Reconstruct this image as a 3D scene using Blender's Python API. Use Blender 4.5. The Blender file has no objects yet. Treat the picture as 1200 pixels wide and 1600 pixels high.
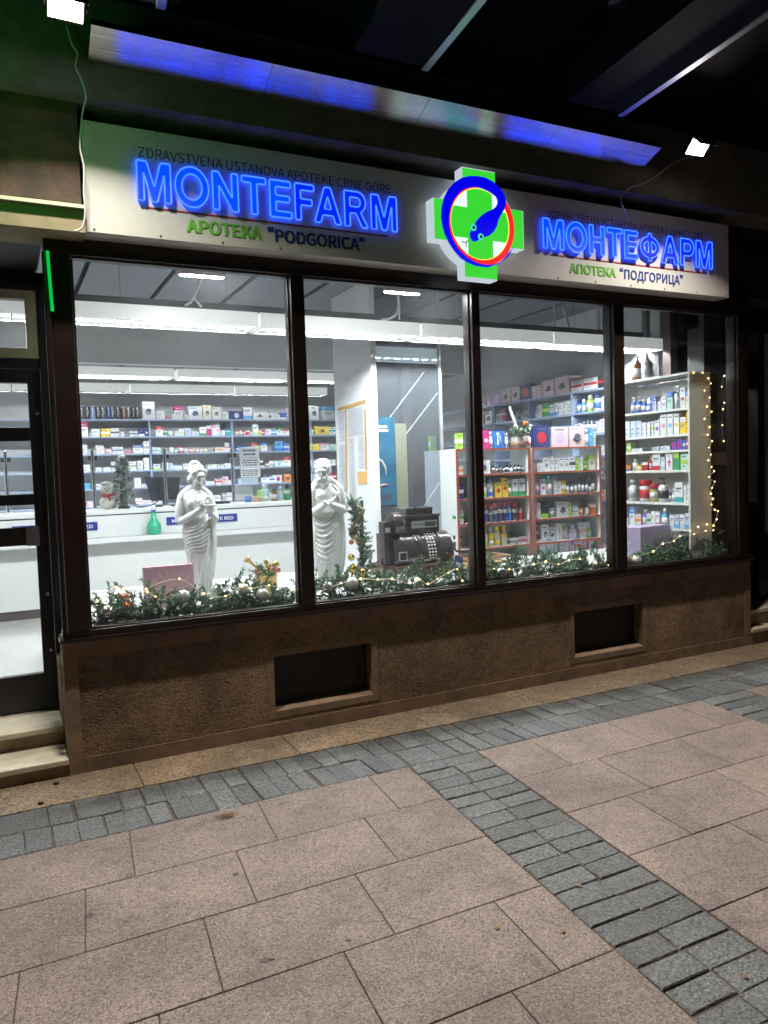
import bpy, bmesh, math, random
import numpy as np
from mathutils import Vector, Matrix
random.seed(7)
rs = np.random.RandomState(11)
S = bpy.context.scene
COL = S.collection
PI = math.pi

# ------------------------------------------------------------------ camera, sky, exposure
YAW, PITCH, ROLL, FPX, CAMD, CAMH = .4636, .0539, .0326, 1200.0, 4.865, 1.75
_fw = np.array([math.sin(YAW)*math.cos(PITCH), math.cos(YAW)*math.cos(PITCH), -math.sin(PITCH)])
_rt = np.array([math.cos(YAW), -math.sin(YAW), 0.0])
_dn = np.cross(_fw, _rt)
_c, _s = math.cos(ROLL), math.sin(ROLL)
CM = np.array([_c*_rt+_s*_dn, -_s*_rt+_c*_dn, _fw])
CC = np.array([0, -CAMD, CAMH])
cam = bpy.data.objects.new('camera', bpy.data.cameras.new('camera'))
COL.objects.link(cam)
mw = Matrix.Identity(4)
for i in range(3):
    mw[i][0] = CM[0][i]; mw[i][1] = -CM[1][i]; mw[i][2] = -CM[2][i]; mw[i][3] = CC[i]
cam.matrix_world = mw
cam.data.sensor_fit = 'VERTICAL'; cam.data.sensor_height = 36.0; cam.data.lens = 36.0*FPX/1600.0
cam.data.clip_start = .05; cam.data.clip_end = 400
S.camera = cam
S.render.resolution_x, S.render.resolution_y = 768, 1024

W = bpy.data.worlds.new('World'); S.world = W; W.use_nodes = True
_n = W.node_tree.nodes; _sky = _n.new('ShaderNodeTexSky'); _sky.sky_type = 'NISHITA'; _sky.sun_disc = False
_sky.sun_elevation = math.radians(-3.0); _sky.sun_rotation = math.radians(200)
W.node_tree.links.new(_sky.outputs[0], _n['Background'].inputs[0]); _n['Background'].inputs[1].default_value = .03
S.view_settings.view_transform = 'Standard'; S.view_settings.look = 'None'
S.view_settings.exposure = 0.38; S.view_settings.gamma = 1.0
S.cycles.max_bounces = 8; S.cycles.diffuse_bounces = 4; S.cycles.glossy_bounces = 5
S.cycles.transparent_max_bounces = 12; S.cycles.use_denoising = True
S.cycles.sample_clamp_indirect = 4.0; S.cycles.caustics_reflective = False; S.cycles.caustics_refractive = False

# measured picture point -> world point on the plane y = Y / z = Z / x = X where the thing really stands
def _ray(px, py): return CM.T @ np.array([(px-600)/FPX, (py-800)/FPX, 1.0])
def atY(px, py, Y): d = _ray(px, py); return CC + d*((Y-CC[1])/d[1])
def atX(px, py, X): d = _ray(px, py); return CC + d*((X-CC[0])/d[0])
def atZ(px, py, Z): d = _ray(px, py); return CC + d*((Z-CC[2])/d[2])

# ------------------------------------------------------------------ materials
MATS = {}
def pm(name, col, rough=.5, metal=0.0, var=0.0, scale=12.0, bump=0.0, bscale=None, emit=None, estr=0.0, spec=.5, coat=0.0, rvar=0.0, sample=True, island=0.0, col2=None, aniso=0.0):
    if name in MATS: return MATS[name]
    m = bpy.data.materials.new(name); m.use_nodes = True; MATS[name] = m
    t = m.node_tree; N = t.nodes; L = t.links; b = N['Principled BSDF']
    b.inputs['Base Color'].default_value = (*col, 1); b.inputs['Roughness'].default_value = rough
    b.inputs['Metallic'].default_value = metal; b.inputs['Specular IOR Level'].default_value = spec
    if coat: b.inputs['Coat Weight'].default_value = coat; b.inputs['Coat Roughness'].default_value = .1
    if aniso: b.inputs['Anisotropic'].default_value = aniso
    if emit is not None:
        b.inputs['Emission Color'].default_value = (*emit, 1); b.inputs['Emission Strength'].default_value = estr
        if not sample: m.cycles.emission_sampling = 'NONE'
    if var or bump or rvar or island:
        tc = N.new('ShaderNodeTexCoord')
    if var or rvar:
        nz = N.new('ShaderNodeTexNoise'); nz.inputs['Scale'].default_value = scale; nz.inputs['Detail'].default_value = 6; nz.inputs['Roughness'].default_value = .65
        L.new(tc.outputs['Object'], nz.inputs['Vector'])
    src = None
    if var:
        r = N.new('ShaderNodeValToRGB'); r.color_ramp.elements[0].position = .3; r.color_ramp.elements[1].position = .72
        c2 = col2 or tuple(min(1, c*(1+var)) for c in col)
        c1 = tuple(c*(1-var) for c in col)
        r.color_ramp.elements[0].color = (*c1, 1); r.color_ramp.elements[1].color = (*c2, 1)
        L.new(nz.outputs[0], r.inputs[0]); src = r.outputs[0]
    if island:
        g = N.new('ShaderNodeNewGeometry'); hs = N.new('ShaderNodeHueSaturation')
        mr = N.new('ShaderNodeMapRange'); mr.inputs[3].default_value = 1-island; mr.inputs[4].default_value = 1+island
        L.new(g.outputs['Random Per Island'], mr.inputs[0]); L.new(mr.outputs[0], hs.inputs['Value'])
        if src: L.new(src, hs.inputs['Color'])
        else: hs.inputs['Color'].default_value = (*col, 1)
        src = hs.outputs[0]
    if src: L.new(src, b.inputs['Base Color'])
    if rvar:
        mr = N.new('ShaderNodeMapRange'); mr.inputs[3].default_value = max(.02, rough-rvar); mr.inputs[4].default_value = min(1, rough+rvar)
        L.new(nz.outputs[0], mr.inputs[0]); L.new(mr.outputs[0], b.inputs['Roughness'])
    if bump:
        n2 = N.new('ShaderNodeTexNoise'); n2.inputs['Scale'].default_value = bscale or scale*4; n2.inputs['Detail'].default_value = 4
        bp = N.new('ShaderNodeBump'); bp.inputs['Strength'].default_value = bump; bp.inputs['Distance'].default_value = .01
        L.new(tc.outputs['Object'], n2.inputs['Vector']); L.new(n2.outputs[0], bp.inputs['Height']); L.new(bp.outputs[0], b.inputs['Normal'])
    return m

def emat(name, col, strength, sample=True):
    return pm(name, (.02, .02, .02), .4, emit=col, estr=strength, sample=sample)

def glass_mat(name, tint=(1, 1, 1), ior=1.45, dirt=.0):
    m = bpy.data.materials.new(name); m.use_nodes = True; t = m.node_tree; N = t.nodes; L = t.links
    N.remove(N['Principled BSDF'])
    tr = N.new('ShaderNodeBsdfTransparent'); tr.inputs[0].default_value = (*tint, 1)
    gl = N.new('ShaderNodeBsdfGlossy'); gl.inputs['Roughness'].default_value = .01
    fr = N.new('ShaderNodeFresnel'); fr.inputs[0].default_value = ior
    ge = N.new('ShaderNodeNewGeometry'); iv = N.new('ShaderNodeMath'); iv.operation = 'SUBTRACT'; iv.inputs[0].default_value = 1.0; L.new(ge.outputs['Backfacing'], iv.inputs[1])
    mu = N.new('ShaderNodeMath'); mu.operation = 'MULTIPLY'; L.new(fr.outputs[0], mu.inputs[0]); L.new(iv.outputs[0], mu.inputs[1])
    mx = N.new('ShaderNodeMixShader'); L.new(mu.outputs[0], mx.inputs[0]); L.new(tr.outputs[0], mx.inputs[1]); L.new(gl.outputs[0], mx.inputs[2])
    out = mx
    if dirt:
        tc = N.new('ShaderNodeTexCoord'); nz = N.new('ShaderNodeTexNoise'); nz.inputs['Scale'].default_value = 3.5; nz.inputs['Detail'].default_value = 8; nz.inputs['Roughness'].default_value = .7
        L.new(tc.outputs['Object'], nz.inputs['Vector']); mr = N.new('ShaderNodeMapRange'); mr.inputs[1].default_value = .42; mr.inputs[2].default_value = .75; mr.inputs[3].default_value = dirt*.25; mr.inputs[4].default_value = dirt
        L.new(nz.outputs[0], mr.inputs[0]); df = N.new('ShaderNodeBsdfTranslucent'); df.inputs[0].default_value = (.8, .82, .85, 1)
        out = N.new('ShaderNodeMixShader'); L.new(mr.outputs[0], out.inputs[0]); L.new(mx.outputs[0], out.inputs[1]); L.new(df.outputs[0], out.inputs[2])
    L.new(out.outputs[0], N['Material Output'].inputs[0])
    MATS[name] = m
    return m

# ------------------------------------------------------------------ mesh builder
class MB:
    def __init__(s): s.v = []; s.f = []; s.m = []; s.sm = []
    def add(s, vs, fs, m=0, smooth=False):
        o = len(s.v); s.v += [tuple(float(c) for c in p) for p in vs]
        for f in fs: s.f.append([o+i for i in f]); s.m.append(m); s.sm.append(smooth)
        return s
    def box(s, x0, x1, y0, y1, z0, z1, m=0):
        return s.add([(x, y, z) for z in (z0, z1) for y in (y0, y1) for x in (x0, x1)],
                     [(0, 2, 3, 1), (4, 5, 7, 6), (0, 1, 5, 4), (2, 6, 7, 3), (0, 4, 6, 2), (1, 3, 7, 5)], m)
    def obox(s, c, ax, ay, az, m=0):
        c = np.array(c, float); ax, ay, az = (np.array(a, float) for a in (ax, ay, az))
        return s.add([c+i*ax+j*ay+k*az for k in (-1, 1) for j in (-1, 1) for i in (-1, 1)],
                     [(0, 2, 3, 1), (4, 5, 7, 6), (0, 1, 5, 4), (2, 6, 7, 3), (0, 4, 6, 2), (1, 3, 7, 5)], m)
    def slab(s, quad, z0, z1, c=.004, m=0, dz=(0, 0, 0, 0)):
        q = np.array(quad, float); ctr = q.mean(0)
        t = q + (ctr-q)/np.maximum(np.linalg.norm(ctr-q, axis=1), 1e-6)[:, None]*c*1.4
        vs = [(*p, z0) for p in q] + [(*p, z1-c*.7+d) for p, d in zip(q, dz)] + [(*p, z1+d) for p, d in zip(t, dz)]
        fs = [(8, 9, 10, 11)]
        for i in range(4):
            j = (i+1) % 4; fs += [(i, j, 4+j, 4+i), (4+i, 4+j, 8+j, 8+i)]
        return s.add(vs, fs, m)
    def tube(s, path, r, n=8, m=0, closed=False, caps=True):
        P = [np.array(p, float) for p in path]; k = len(P)
        R = r if hasattr(r, '__len__') else [r]*k
        vs = []; up = None
        for i in range(k):
            a = P[(i-1) % k] if (closed or i > 0) else P[i]; b = P[(i+1) % k] if (closed or i < k-1) else P[i]
            d = b-a; d = d/(np.linalg.norm(d)+1e-9)
            if up is None:
                up = np.array([0, 0, 1.]) if abs(d[2]) < .9 else np.array([1., 0, 0])
            u = np.cross(up, d); u /= (np.linalg.norm(u)+1e-9); w = np.cross(d, u); up = w
            for j in range(n):
                a_ = 2*PI*j/n; vs.append(P[i]+R[i]*(math.cos(a_)*u+math.sin(a_)*w))
        fs = []
        for i in range(k if closed else k-1):
            for j in range(n):
                a = i*n+j; b = i*n+(j+1) % n; c = ((i+1) % k)*n+(j+1) % n; d = ((i+1) % k)*n+j
                fs.append((a, b, c, d))
        s.add(vs, fs, m, True)
        if caps and not closed: s.add(vs[:n], [tuple(range(n))[::-1]], m); s.add(vs[-n:], [tuple(range(n))], m)
        return s
    def lathe(s, prof, c=(0, 0, 0), n=16, m=0, smooth=True, sx=1.0, sy=1.0):
        vs = []; fs = []; k = len(prof)
        for r, z in prof:
            for j in range(n):
                a = 2*PI*j/n; vs.append((c[0]+sx*r*math.cos(a), c[1]+sy*r*math.sin(a), c[2]+z))
        for i in range(k-1):
            for j in range(n): fs.append((i*n+j, i*n+(j+1) % n, (i+1)*n+(j+1) % n, (i+1)*n+j))
        if prof[0][0] > 1e-5: fs.append(tuple(range(n))[::-1])
        if prof[-1][0] > 1e-5: fs.append(tuple(range((k-1)*n, k*n)))
        return s.add(vs, fs, m, smooth)
    def ball(s, c, r, n=12, m=0, sc=(1, 1, 1)):
        k = max(4, n//2)
        prof = [(max(1e-6, math.sin(PI*i/k))*r, -math.cos(PI*i/k)*r*sc[2]) for i in range(k+1)]
        return s.lathe(prof, c, n, m, True, sc[0], sc[1])
    def plate(s, pts, y0, y1, m=0, mside=None):
        """outline pts (x, z) made into a plate from y0 (front) to y1 (back)"""
        n = len(pts); a = sum(pts[i][0]*pts[(i+1) % n][1]-pts[(i+1) % n][0]*pts[i][1] for i in range(n))
        if a < 0: pts = pts[::-1]
        vs = [(x, y0, z) for x, z in pts]+[(x, y1, z) for x, z in pts]
        s.add(vs, [tuple(range(n)), tuple(range(n, 2*n))[::-1]], m)
        s.add(vs, [(i, n+i, n+(i+1) % n, (i+1) % n) for i in range(n)], m if mside is None else mside)
        return s
    def mesh(s, name, mats, origin=(0, 0, 0)):
        me = bpy.data.meshes.new(name); ov = np.array(origin, float)
        me.from_pydata([tuple(np.array(p)-ov) for p in s.v] if any(origin) else s.v, [], s.f)
        for m in mats: me.materials.append(m)
        me.polygons.foreach_set('material_index', s.m); me.polygons.foreach_set('use_smooth', s.sm)
        me.update()
        return me
    def build(s, name, mats, parent=None, origin=(0, 0, 0), bevel=0.0):
        if not isinstance(mats, (list, tuple)): mats = [mats]
        o0 = tuple(parent['_o']) if parent is not None and '_o' in parent else tuple(origin)
        me = s.mesh(name, mats, o0)
        o = bpy.data.objects.new(name, me); COL.objects.link(o)
        if parent is not None: o.parent = parent
        else: o.location = o0
        if '_o' not in o: o['_o'] = o0
        if bevel:
            b = o.modifiers.new('bevel', 'BEVEL'); b.width = bevel; b.segments = 2; b.limit_method = 'ANGLE'
        return o

def tag(o, label, cat, group=None, kind=None):
    o['label'] = label; o['category'] = cat
    if group: o['group'] = group
    if kind: o['kind'] = kind
    return o
def thing(name, label, cat, loc=(0, 0, 0), group=None):
    o = bpy.data.objects.new(name, None); COL.objects.link(o); o.location = loc; o['_o'] = tuple(float(c) for c in loc)
    o.empty_display_size = .05
    return tag(o, label, cat, group)
def struct(o, label=None, cat=None):
    o['kind'] = 'structure'
    if label: o['label'] = label; o['category'] = cat
    return o
def copy_tree(o, parent=None):
    c = o.copy(); COL.objects.link(c)
    if parent is not None: c.parent = parent
    for ch in list(o.children): copy_tree(ch, c)
    return c

try:                                         # the sans lettering face that ships inside Blender itself
    FONT = bpy.data.fonts.load(bpy.utils.resource_path('LOCAL')+'/datafiles/fonts/Noto Sans CJK Regular.woff2')
except Exception:
    FONT = None
def text_mesh(txt, x0, x1, z0, z1, y, depth=.004, bold=0.0, outline=0.0, fit_caps=True):
    """lettering as geometry on the plane y, fitted to the box x0..x1 / z0..z1 (capital height)"""
    cu = bpy.data.curves.new('lettering', 'FONT'); cu.body = txt
    if FONT: cu.font = FONT
    cu.size = 1.0; cu.offset = bold; cu.resolution_u = 4
    if outline: cu.fill_mode = 'NONE' if hasattr(cu, 'fill_mode') else cu.fill_mode
    else: cu.extrude = 0.0
    ob = bpy.data.objects.new('lettering', cu); COL.objects.link(ob)
    dg = bpy.context.evaluated_depsgraph_get(); ev = ob.evaluated_get(dg); me = bpy.data.meshes.new_from_object(ev)
    bpy.data.objects.remove(ob); bpy.data.curves.remove(cu)
    v = np.array([p.co[:] for p in me.vertices])
    return me, v

def letters(txt, x0, x1, z0, z1, y, depth, bold=0.0):
    """front outlines of each glyph: list of (verts Nx2, faces, boundary loops) scaled into the box"""
    me, v = text_mesh(txt, x0, x1, z0, z1, y, bold=bold)
    bm = bmesh.new(); bm.from_mesh(me); bpy.data.meshes.remove(me)
    bmesh.ops.remove_doubles(bm, verts=bm.verts, dist=1e-5)
    capm, _ = text_mesh('HEX', 0, 1, 0, 1, 0, bold=bold)
    cz = [p.co.y for p in capm.vertices]; zb, zt = min(cz), max(cz); bpy.data.meshes.remove(capm)
    xa = min(p.co.x for p in bm.verts); xb = max(p.co.x for p in bm.verts)
    for p in bm.verts:
        p.co = Vector((x0+(p.co.x-xa)/(xb-xa)*(x1-x0), z0+(p.co.y-zb)/(zt-zb)*(z1-z0), 0))
    return bm

def lettering(name, txt, x0, x1, z0, z1, y, mat, parent=None, depth=.001, bold=0.0):
    """one flat line of lettering facing -y; bold thickens the strokes by laying the line a few times side by side"""
    w = bold*(z1-z0); bm = letters(txt, x0+w, x1-w, z0+w*.6, z1-w*.6, y, depth, 0)
    mb = MB(); bm.verts.ensure_lookup_table(); bm.verts.index_update()
    sh = [(0, 0)] if not bold else [(-w, -w*.6), (w, -w*.6), (-w, w*.6), (w, w*.6), (0, 0), (-w, 0), (w, 0)]
    for k, (dx, dz) in enumerate(sh):
        mb.add([(p.co.x+dx, y-.00025*k, p.co.y+dz) for p in bm.verts], [[q.index for q in f.verts] for f in bm.faces])
    bm.free()
    return mb.build(name, mat, parent)


# ------------------------------------------------------------------ common materials
M_frame = pm('dark_brown_paint', (.016, .0085, .0075), .32, var=.25, scale=5, rvar=.08, spec=.5)
M_black = pm('black_metal', (.012, .011, .012), .4, rvar=.1, scale=6)
M_anod = pm('bronze_anodised', (.05, .042, .036), .35, metal=.6, rvar=.1, scale=8)
M_olive = pm('beige_frame', (.34, .31, .2), .45, var=.15, scale=6)
M_stucco = pm('roughcast_brown', (.185, .118, .074), .9, var=.45, scale=7, bump=1.0, bscale=95)
M_smooth = pm('smooth_render_brown', (.25, .168, .112), .85, var=.35, scale=6, bump=.25, bscale=60)
M_conc = pm('dark_concrete', (.10, .10, .095), .85, var=.4, scale=5, bump=.5, bscale=45)
M_dark = pm('soffit_black', (.016, .016, .018), .55, var=.3, scale=3, bump=.1, bscale=20)
M_steel = pm('brushed_steel', (.55, .55, .58), .1, metal=1.0)
_t = M_steel.node_tree; _N = _t.nodes; _L = _t.links                # brushed along its length: reflections smear across the strip only
_tc = _N.new('ShaderNodeTexCoord'); _mp = _N.new('ShaderNodeMapping'); _mp.inputs['Scale'].default_value = (.6, 900, 900); _nz = _N.new('ShaderNodeTexNoise'); _nz.inputs['Scale'].default_value = 1.0; _nz.inputs['Detail'].default_value = 2
_L.new(_tc.outputs['Object'], _mp.inputs['Vector']); _L.new(_mp.outputs[0], _nz.inputs['Vector'])
_bp = _N.new('ShaderNodeBump'); _bp.inputs['Strength'].default_value = .17; _bp.inputs['Distance'].default_value = .002; _L.new(_nz.outputs[0], _bp.inputs['Height']); _L.new(_bp.outputs[0], _N['Principled BSDF'].inputs['Normal'])
M_trim = pm('metal_trim', (.42, .42, .46), .35, metal=1.0)
M_trav = pm('travertine', (.62, .55, .42), .5, var=.18, scale=7, bump=.15, bscale=30)
M_white = pm('white_laminate', (.78, .8, .79), .35)
M_wpaint = pm('white_paint', (.74, .75, .75), .5, var=.04, scale=3)
M_glass = glass_mat('shop_glass', (.97, .985, .98), dirt=.022)

# ------------------------------------------------------------------ pavement (structure)
def dirt_mat(name, col, var, scale, rough, island, bump, bscale, speck=None, dark=.5):
    """granite: flecks of three colours, large stains, random tone per stone"""
    m = bpy.data.materials.new(name); m.use_nodes = True; t = m.node_tree; N = t.nodes; L = t.links; b = N['Principled BSDF']
    tc = N.new('ShaderNodeTexCoord'); v1 = N.new('ShaderNodeTexVoronoi'); v1.inputs['Scale'].default_value = scale
    L.new(tc.outputs['Object'], v1.inputs['Vector'])
    r1 = N.new('ShaderNodeValToRGB'); e = r1.color_ramp.elements; e[0].position = 0; e[1].position = 1
    c = speck or [tuple(x*.45 for x in col), col, tuple(min(1, x*1.45) for x in col)]
    e[0].color = (*c[0], 1); e[1].color = (*c[2], 1); q = e.new(.35); q.color = (*c[1], 1); q2 = e.new(.7); q2.color = (*c[1], 1); q3 = e.new(.15); q3.color = (*c[0], 1)
    sp = N.new('ShaderNodeSeparateColor'); L.new(v1.outputs['Color'], sp.inputs[0]); L.new(sp.outputs[0], r1.inputs[0])
    nz = N.new('ShaderNodeTexNoise'); nz.inputs['Scale'].default_value = 1.6; nz.inputs['Detail'].default_value = 7; nz.inputs['Roughness'].default_value = .7
    L.new(tc.outputs['Object'], nz.inputs['Vector'])
    mr = N.new('ShaderNodeMapRange'); mr.inputs[1].default_value = .3; mr.inputs[2].default_value = .7; mr.inputs[3].default_value = 1-dark*.6; mr.inputs[4].default_value = 1+dark*.25
    L.new(nz.outputs[0], mr.inputs[0])
    n5 = N.new('ShaderNodeTexNoise'); n5.inputs['Scale'].default_value = 9; n5.inputs['Detail'].default_value = 5
    L.new(tc.outputs['Object'], n5.inputs['Vector'])
    m5 = N.new('ShaderNodeMapRange'); m5.inputs[1].default_value = .25; m5.inputs[2].default_value = .45; m5.inputs[3].default_value = .72; m5.inputs[4].default_value = 1.0
    L.new(n5.outputs[0], m5.inputs[0])
    mu0 = N.new('ShaderNodeMath'); mu0.operation = 'MULTIPLY'; L.new(mr.outputs[0], mu0.inputs[0]); L.new(m5.outputs[0], mu0.inputs[1])
    g = N.new('ShaderNodeNewGeometry'); mi = N.new('ShaderNodeMapRange'); mi.inputs[3].default_value = 1-island; mi.inputs[4].default_value = 1+island
    L.new(g.outputs['Random Per Island'], mi.inputs[0])
    mu = N.new('ShaderNodeMath'); mu.operation = 'MULTIPLY'; L.new(mu0.outputs[0], mu.inputs[0]); L.new(mi.outputs[0], mu.inputs[1])
    hs = N.new('ShaderNodeHueSaturation'); L.new(r1.outputs[0], hs.inputs['Color']); L.new(mu.outputs[0], hs.inputs['Value'])
    L.new(hs.outputs[0], b.inputs['Base Color'])
    n3 = N.new('ShaderNodeTexNoise'); n3.inputs['Scale'].default_value = bscale; n3.inputs['Detail'].default_value = 3
    bp = N.new('ShaderNodeBump'); bp.inputs['Strength'].default_value = bump; bp.inputs['Distance'].default_value = .008
    L.new(tc.outputs['Object'], n3.inputs['Vector']); L.new(n3.outputs[0], bp.inputs['Height']); L.new(bp.outputs[0], b.inputs['Normal'])
    b.inputs['Roughness'].default_value = rough; b.inputs['Specular IOR Level'].default_value = .35
    return m
M_gran = dirt_mat('pink_granite', (.215, .163, .135), .4, 165, .62, .10, .45, 130, speck=[(.10, .078, .070), (.200, .149, .126), (.31, .242, .208)], dark=.75)
M_sett = dirt_mat('grey_sett', (.098, .101, .102), .4, 130, .6, .24, .9, 70, speck=[(.05, .052, .053), (.098, .101, .102), (.165, .17, .17)], dark=.5)
M_strip = dirt_mat('tan_granite', (.26, .19, .125), .4, 95, .7, .08, .4, 120, speck=[(.13, .095, .065), (.26, .19, .125), (.36, .28, .2)], dark=.9)
M_joint = pm('joint_dirt', (.075, .058, .044), .95, var=.4, scale=30)

M_stucco = dirt_mat('roughcast_brown_speckled', (.285, .19, .122), .4, 85, .9, 0, 1.0, 80, speck=[(.19, .123, .078), (.285, .19, .122), (.345, .235, .155)], dark=1.0)
SH = .095                                    # the joints across the pavement run a little off square
def sx(u, y): return u+SH*(y+.93)
ground = MB(); ground.add([(-60, -60, -.0075), (60, -60, -.0075), (60, .02, -.0075), (-60, .02, -.0075)], [(0, 1, 2, 3)])
struct(ground.build('ground', M_joint), 'dark sandy bed showing in the joints between the paving stones', 'ground')

gr = MB(); ROWS = [-.93-.472*i for i in range(14)]
off = {0: .49, 1: .945, 2: .725, 3: 1.17, 4: .96, 5: .6, 6: .8}
def jit(a): return [rs.uniform(-a, a) for _ in range(4)]
def row_slabs(ua, ub, y1, y0, joint, L=.66):
    us = [ua]; u = joint-math.ceil((joint-ua)/L)*L
    while u < ub-.08:
        if u > ua+.08: us.append(u)
        u += L
    us.append(ub); g = .0022
    for a, b in zip(us, us[1:]):
        gr.slab([(sx(a+g, y0+g), y0+g), (sx(b-g, y0+g), y0+g), (sx(b-g, y1-g), y1-g), (sx(a+g, y1-g), y1-g)], -.02, 0, .0028, 0, jit(.0012))
for i in range(len(ROWS)-1):
    y1, y0 = ROWS[i], ROWS[i+1]
    row_slabs(-6, 2.075, y1, y0, off.get(i, .3*i) )
    row_slabs(2.555, 4.49, y1, y0, [2.95, 3.14, 2.96, 3.2, 3.0][i % 5], .645)
    row_slabs(4.97, 10, y1, y0, [5.4, 5.7][i % 2], .66)
struct(gr.build('granite_paving', M_gran), 'pinkish speckled granite slabs laid in staggered rows', 'paving')

st = MB()
def sett(quad):
    q = np.array(quad)+rs.uniform(-.004, .004, (4, 2)); h = rs.uniform(-.004, .002)
    st.slab(q, -.02, h+.001, .0065, 0, jit(.002))
u = -6.0
while u < 10:                                  # two rows along the shop front
    w = rs.uniform(.108, .13); g = .0028
    for (ya, yb) in ((-.405, -.66), (-.668, -.922)):
        o = rs.uniform(-.01, .01)
        if rs.rand() < .12: pass
        sett([(u+g+o, yb), (u+w-g+o, yb), (u+w-g+o, ya), (u+g+o, ya)])
    u += w
for (ua, ub) in ((2.08, 2.55), (4.495, 4.965)):   # two rows running away from the shop front
    y = -.935
    while y > -7:
        h = rs.uniform(.112, .135); g = .0028; mid = (ua+ub)/2+rs.uniform(-.03, .03)
        if rs.rand() < .2: parts_ = ((ua, ub-rs.uniform(.08, .12)), )
        for a, b in ((ua, mid), (mid, ub)):
            sett([(sx(a+g, y-h+g), y-h+g), (sx(b-g, y-h+g), y-h+g), (sx(b-g, y-g), y-g), (sx(a+g, y-g), y-g)])
        y -= h
struct(st.build('sett_paving', M_sett), 'grey granite setts in double bands between the pink slabs', 'paving')

sp_ = MB(); u = -5.7
while u < 10:
    w = .95 if u > -1 else .9; g = .003
    sp_.slab([(u+g, -.398), (u+w-g, -.398), (u+w-g, -.001), (u+g, -.001)], -.02, .001, .004, 0, jit(.001)); u += w
struct(sp_.build('edge_paving', M_strip), 'tan stone strip running along the foot of the shop wall', 'paving')

# small dry scraps lying about
M_leaf = pm('dry_leaf', (.22, .12, .05), .8, var=.4, scale=40)
lf = MB(); lf.add([(-.02, -.008, .002), (-.004, -.014, .006), (.018, -.004, .003), (.012, .009, .008), (-.01, .011, .003)], [(0, 1, 2, 3, 4)])
lf.add([(-.02, -.008, .001), (-.004, -.014, .005), (.018, -.004, .002), (.012, .009, .007), (-.01, .011, .002)], [(4, 3, 2, 1, 0)])
leaf0 = None
for i, (px, py) in enumerate([(655, 1108), (675, 1106), (710, 1085), (800, 1055), (830, 1087), (930, 1055), (968, 1068), (1015, 1056), (1090, 1043), (1140, 1062), (1060, 1020), (900, 1100), (560, 1135), (520, 1152), (845, 1040)]):
    p = atZ(px, py, .003)
    o = lf.build('dry_leaf', M_leaf) if leaf0 is None else leaf0.copy()
    if leaf0 is None: leaf0 = o
    else: COL.objects.link(o)
    o.location = p; o.rotation_euler = (0, 0, rs.uniform(0, 6)); k = rs.uniform(.45, .95); o.scale = (k, k, k)
    tag(o, 'tiny dry leaf scrap on the tan strip and setts along the shop wall', 'leaf', 'dry leaf scraps by the wall')
def lone_leaf(px, py, label, k, rot):
    o = leaf0.copy(); COL.objects.link(o); o.location = atZ(px, py, .003); o.scale = (k, k, k); o.rotation_euler = (0, 0, rot); tag(o, label, 'leaf', 'leaves on the slabs')
lone_leaf(776, 1449, 'pale curled leaf on the pink slab beside the grey sett band', .8, .7)
lone_leaf(424, 1497, 'small dark twig-like leaf scrap on the nearest pink slabs', .7, 1.9)
lone_leaf(905, 1385, 'pale leaf shred lying on the grey setts of the cross band', .7, 2.4)
lone_leaf(880, 1455, 'small brown leaf shred at a slab corner next to the setts', .7, .2)
lone_leaf(1165, 1525, 'brown leaf on the grey setts nearest the camera', .7, 1.1)
M_gum = pm('gum_spot', (.05, .042, .04), .7)
for (px, py, r, lab) in ((545, 1469, .018, 'dark round gum spot in the middle of the nearest slab row'), (413, 1500, .03, 'dark smudge beside the twig on the nearest slabs'), (140, 1430, .035, 'faint dark smudge on the slab row nearest the door side'), (368, 1366, .03, 'brown smudge near a joint below the needle tuft'), (1040, 1395, .012, 'small black gum dot beyond the cross band of setts')):
    b = MB(); n = 14; r *= .6; q = [(r*rs.uniform(.65, 1.1)*math.cos(2*PI*k/n), r*rs.uniform(.65, 1.1)*math.sin(2*PI*k/n)) for k in range(n)]
    b.add([(x, y, 0) for x, y in q]+[(x*.8, y*.8, .0015) for x, y in q], [(k, (k+1) % n, n+(k+1) % n, n+k) for k in range(n)]+[tuple(range(n, 2*n))])
    o = b.build('gum_spot', M_gum); o.location = atZ(px, py, .0012); tag(o, lab, 'stain')
tw = MB()
for i in range(60):
    a = rs.uniform(0, PI); c = np.array([rs.normal(0, .025), rs.normal(0, .014), .004+rs.uniform(0, .008)])
    d = np.array([math.cos(a), math.sin(a), rs.uniform(-.15, .15)])*rs.uniform(.008, .02)
    tw.tube([c-d, c+d], .0012, 4)
o = tw.build('straw_tuft', pm('straw', (.17, .1, .045), .9), origin=(0, 0, 0)); o.location = atZ(352, 1276, .002)
tag(o, 'tuft of brown pine needles lying on the slab below the setts', 'debris')
for (px, py, lab) in ((88, 1226, 'small black pebble beside the lower doorstep'), (64, 1257, 'small black pebble out on the pavement below the doorstep')):
    b = MB(); b.ball((0, 0, .008), .014, 8, 0, (1.2, .8, .7)); o = b.build('pebble', M_black); o.location = atZ(px, py, 0); tag(o, lab, 'pebble', 'pebbles by the doorstep')

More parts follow.
